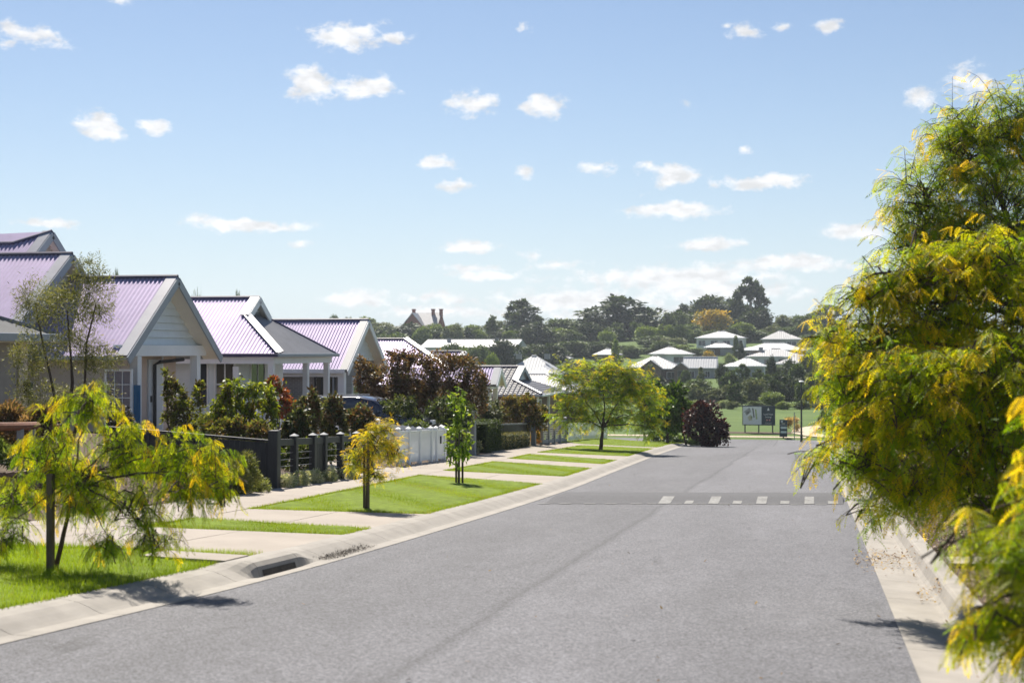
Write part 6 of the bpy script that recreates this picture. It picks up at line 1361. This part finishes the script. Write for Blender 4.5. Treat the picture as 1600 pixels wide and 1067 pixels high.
for a in [(815, 472, 50, 400, 'gum', 'dark', 'big dark rounded gum tree on the skyline right of the hall'), (768, 495, 18, 405, 'gum', 'mid', 'small open gum tree on the skyline over the hall'), (836, 505, 36, 370, 'cypress', 'dark', 'dark pointed tree below the big rounded gum'),
 (972, 466, 70, 400, 'cypress', 'dark', 'huge spreading dark cypress on the skyline'), (882, 498, 38, 410, 'round', 'mid', 'green round tree between the big gum and the huge cypress'), (912, 512, 26, 395, 'round', 'light', 'light green tree at the foot of the huge cypress'),
 (1054, 487, 26, 405, 'round', 'mid', 'green tree just right of the huge cypress'), (1070, 478, 28, 425, 'cypress', 'dark', 'dark flat topped tree left of the golden domed tree'), (1114, 463, 44, 435, 'round', 'dark', 'broad dark tree behind the golden domed tree'), (1114, 483, 30, 395, 'round', 'gold', 'golden domed autumn tree on the skyline'),
 (1172, 437, 36, 415, 'gum', 'dark', 'tallest open crowned gum tree on the skyline'), (1180, 478, 30, 405, 'bush', 'dark', 'dark bush at the foot of the tallest gum'), (1228, 492, 18, 425, 'round', 'olive', 'small olive tree right of the tallest gum'), (1258, 490, 26, 420, 'round', 'mid', 'round tree above the grey hip roofed house'),
 (1296, 478, 30, 430, 'gum', 'olive', 'olive gum tree at the edge of the golden foliage'), (600, 503, 26, 440, 'round', 'olive', 'olive tree beside the brick manor'), (566, 497, 24, 450, 'round', 'light', 'light green tree on the skyline left of the manor'), (640, 507, 60, 385, 'cypress', 'dark', 'wide dark tree mass below the brick manor'),
 (704, 509, 18, 430, 'round', 'light', 'light green tree right of the manor chimneys'), (722, 515, 10, 430, 'column', 'mid', 'thin pointed tree right of the manor'), (1076, 503, 22, 388, 'bush', 'mid', 'green bush before the golden domed tree'), (522, 492, 9, 440, 'round', 'mid', 'tiny treetop over the broad iron gable'), (544, 495, 7, 445, 'round', 'olive', 'second tiny treetop over the broad iron gable'),
 (600, 520, 40, 330, 'round', 'mid', 'green tree showing above the hip roofed iron house'), (690, 540, 30, 300, 'bush', 'mid', 'bushy tree left of the hall front'), (745, 540, 24, 290, 'round', 'mid', 'round green tree before the hall'), (792, 533, 34, 300, 'round', 'dark', 'dark round tree before the right end of the hall'), (772, 556, 16, 250, 'round', 'light', 'light green tree over the tiled roof ridge'),
 (850, 530, 36, 320, 'bush', 'dark', 'dark bushy tree above the large street tree'), (890, 533, 30, 345, 'round', 'mid', 'mid green tree above the large street tree crown'), (905, 560, 26, 300, 'bush', 'olive', 'olive bush left of the small white hip roofed house'), (962, 534, 13, 310, 'column', 'light', 'pale slender tree beside the small white hip roofed house'), (985, 540, 16, 345, 'bush', 'mid', 'bush right of the small white hip roofed house'),
 (1020, 522, 26, 365, 'bush', 'mid', 'bushy tree between the cypress and the white roofs'), (1050, 525, 22, 360, 'bush', 'olive', 'olive bush left of the white two storey house'), (1150, 527, 9, 340, 'column', 'mid', 'pointed conifer before the white two storey house'), (1158, 537, 10, 330, 'column', 'dark', 'dark conifer by the long brick house'), (1108, 548, 11, 320, 'round', 'gold', 'small orange autumn tree by the brown cottage'), (1140, 550, 10, 305, 'bush', 'pale', 'pale bush before the brown cottage'),
 (1172, 512, 30, 385, 'bush', 'mid', 'bushes above the white two storey house roof'), (1270, 520, 22, 370, 'bush', 'mid', 'bush right of the grey hip roofed house'), (375, 462, 14, 75, 'round', 'mid', 'treetop rising behind the verandah house gablet'), (308, 460, 10, 70, 'round', 'mid', 'treetop peeping behind the portico ridge'), (180, 428, 12, 62, 'round', 'mid', 'treetop behind the wispy tree and portico ridge')]:
    far_tree(*a, group=SK)
random.seed(33)
for (p0_, p1_, st, Ya, Yb, ta, tb) in [(560, 1330, 24, 368, 392, 503, 520), (860, 1085, 22, 338, 350, 532, 546), (520, 770, 26, 290, 330, 536, 552), (560, 1320, 30, 400, 430, 500, 514), (880, 980, 20, 262, 300, 566, 580), (1110, 1300, 24, 296, 300, 566, 576), (800, 960, 24, 370, 390, 508, 522)]:
    px = p0_
    while px < p1_:
        qx, qt, qw, qy = px+random.uniform(-6, 6), random.uniform(ta, tb), random.uniform(14, 24), random.uniform(Ya, Yb); sh, co = random.choice(['round', 'bush', 'round', 'cypress']), random.choice(['dark', 'mid', 'mid', 'olive', 'light'])
        far_tree(qx, qt, qw, qy, sh, co, f'{CW[co]} {SW[sh]} tree {near(qx, qt, HL)}', 'trees between the hill houses'); px += st
random.seed(21)
for (px, pt, hw_, Y) in [(880, 600, 30, 200), (915, 606, 26, 205), (950, 596, 30, 215), (1000, 590, 26, 215), (1030, 580, 24, 225), (1062, 592, 30, 208), (1090, 586, 34, 215), (1112, 604, 24, 200), (1142, 590, 30, 212), (1160, 580, 22, 235), (1178, 596, 28, 205), (1200, 588, 26, 220), (1222, 594, 28, 206), (1245, 582, 30, 216), (1268, 596, 26, 203), (1290, 588, 28, 214), (1320, 580, 34, 220), (1360, 585, 34, 210), (1236, 570, 22, 245), (1262, 562, 22, 250), (1130, 572, 16, 250), (1096, 572, 14, 250), (1206, 572, 18, 255), (1015, 566, 18, 250), (1282, 560, 24, 262), (985, 575, 18, 245), (860, 590, 26, 225), (830, 600, 26, 210), (1400, 575, 40, 220), (1450, 580, 40, 215), (1085, 600, 22, 198), (1150, 606, 20, 198), (1213, 606, 22, 197), (1260, 606, 18, 197), (1040, 604, 22, 198), (1185, 578, 20, 244), (1070, 575, 18, 246), (1300, 570, 30, 240)]+[(960+i*15.5+random.uniform(-6, 6), random.uniform(596, 614), random.uniform(14, 22), random.uniform(192, 232)) for i in range(24)]:
    sh, co = random.choice(['round', 'column', 'round', 'gum']), random.choice(['dark', 'mid', 'olive', 'olive', 'mid'])
    far_tree(px, pt+(4 if 960 < px < 1130 else -8 if px > 1200 else -4)+random.uniform(-6, 6), hw_*random.uniform(.7, 1.0), Y, sh, co, f'{CW[co]} {SW[sh]} tree in the park belt {min(BLM, key=lambda q: abs(q[0]-px))[1]}', 'belt of trees at the far edge of the park')
far_tree(1205, 612, 20, 192, 'round', 'light', 'light green bushy tree right behind the billboard', 'belt of trees at the far edge of the park')
for (px, pt, hw_, Y, c, l) in [(1132, 628, 14, 190, 'pale', 'whitish flowering bush at the edge of the park behind the purple tree'), (1085, 624, 12, 188, 'pale', 'silvery bush at the park edge left of the purple tree'), (1145, 634, 10, 187, 'olive', 'low olive bush left of the billboard'), (1060, 628, 14, 189, 'mid', 'low green bush behind the far street trees'), (1225, 634, 14, 188, 'light', 'low light bush right of the billboard'), (1255, 632, 16, 189, 'mid', 'low green bush behind the black street light'), (1285, 630, 14, 189, 'olive', 'low olive bush at the park path'), (1180, 632, 14, 189, 'mid', 'low green bush hidden behind the billboard top')]:
    far_tree(px, pt, hw_, Y, 'bush', c, l, 'low bushes along the park edge', cat='bush')

# ---------------------------------------------- the air between here and the hill
hz_ = MB(); hz_.bx(-700, 700, -30, 900, -8.2, 45); hz_o = hz_.build('haze', bpy.data.materials.new('haze_air')); hz_o['kind'] = 'stuff'; hz_o['label'] = 'thin bluish summer haze over the whole street and hill'
hm = hz_o.data.materials[0]; hm.use_nodes = True; hn = hm.node_tree; hn.nodes.clear(); ho_ = hn.nodes.new('ShaderNodeOutputMaterial'); hv_ = hn.nodes.new('ShaderNodeVolumePrincipled')
hv_.inputs['Color'].default_value = (.80, .89, 1.0, 1); hv_.inputs['Density'].default_value = 0.0002; hv_.inputs['Anisotropy'].default_value = 0.3; hn.links.new(hv_.outputs[0], ho_.inputs['Volume'])
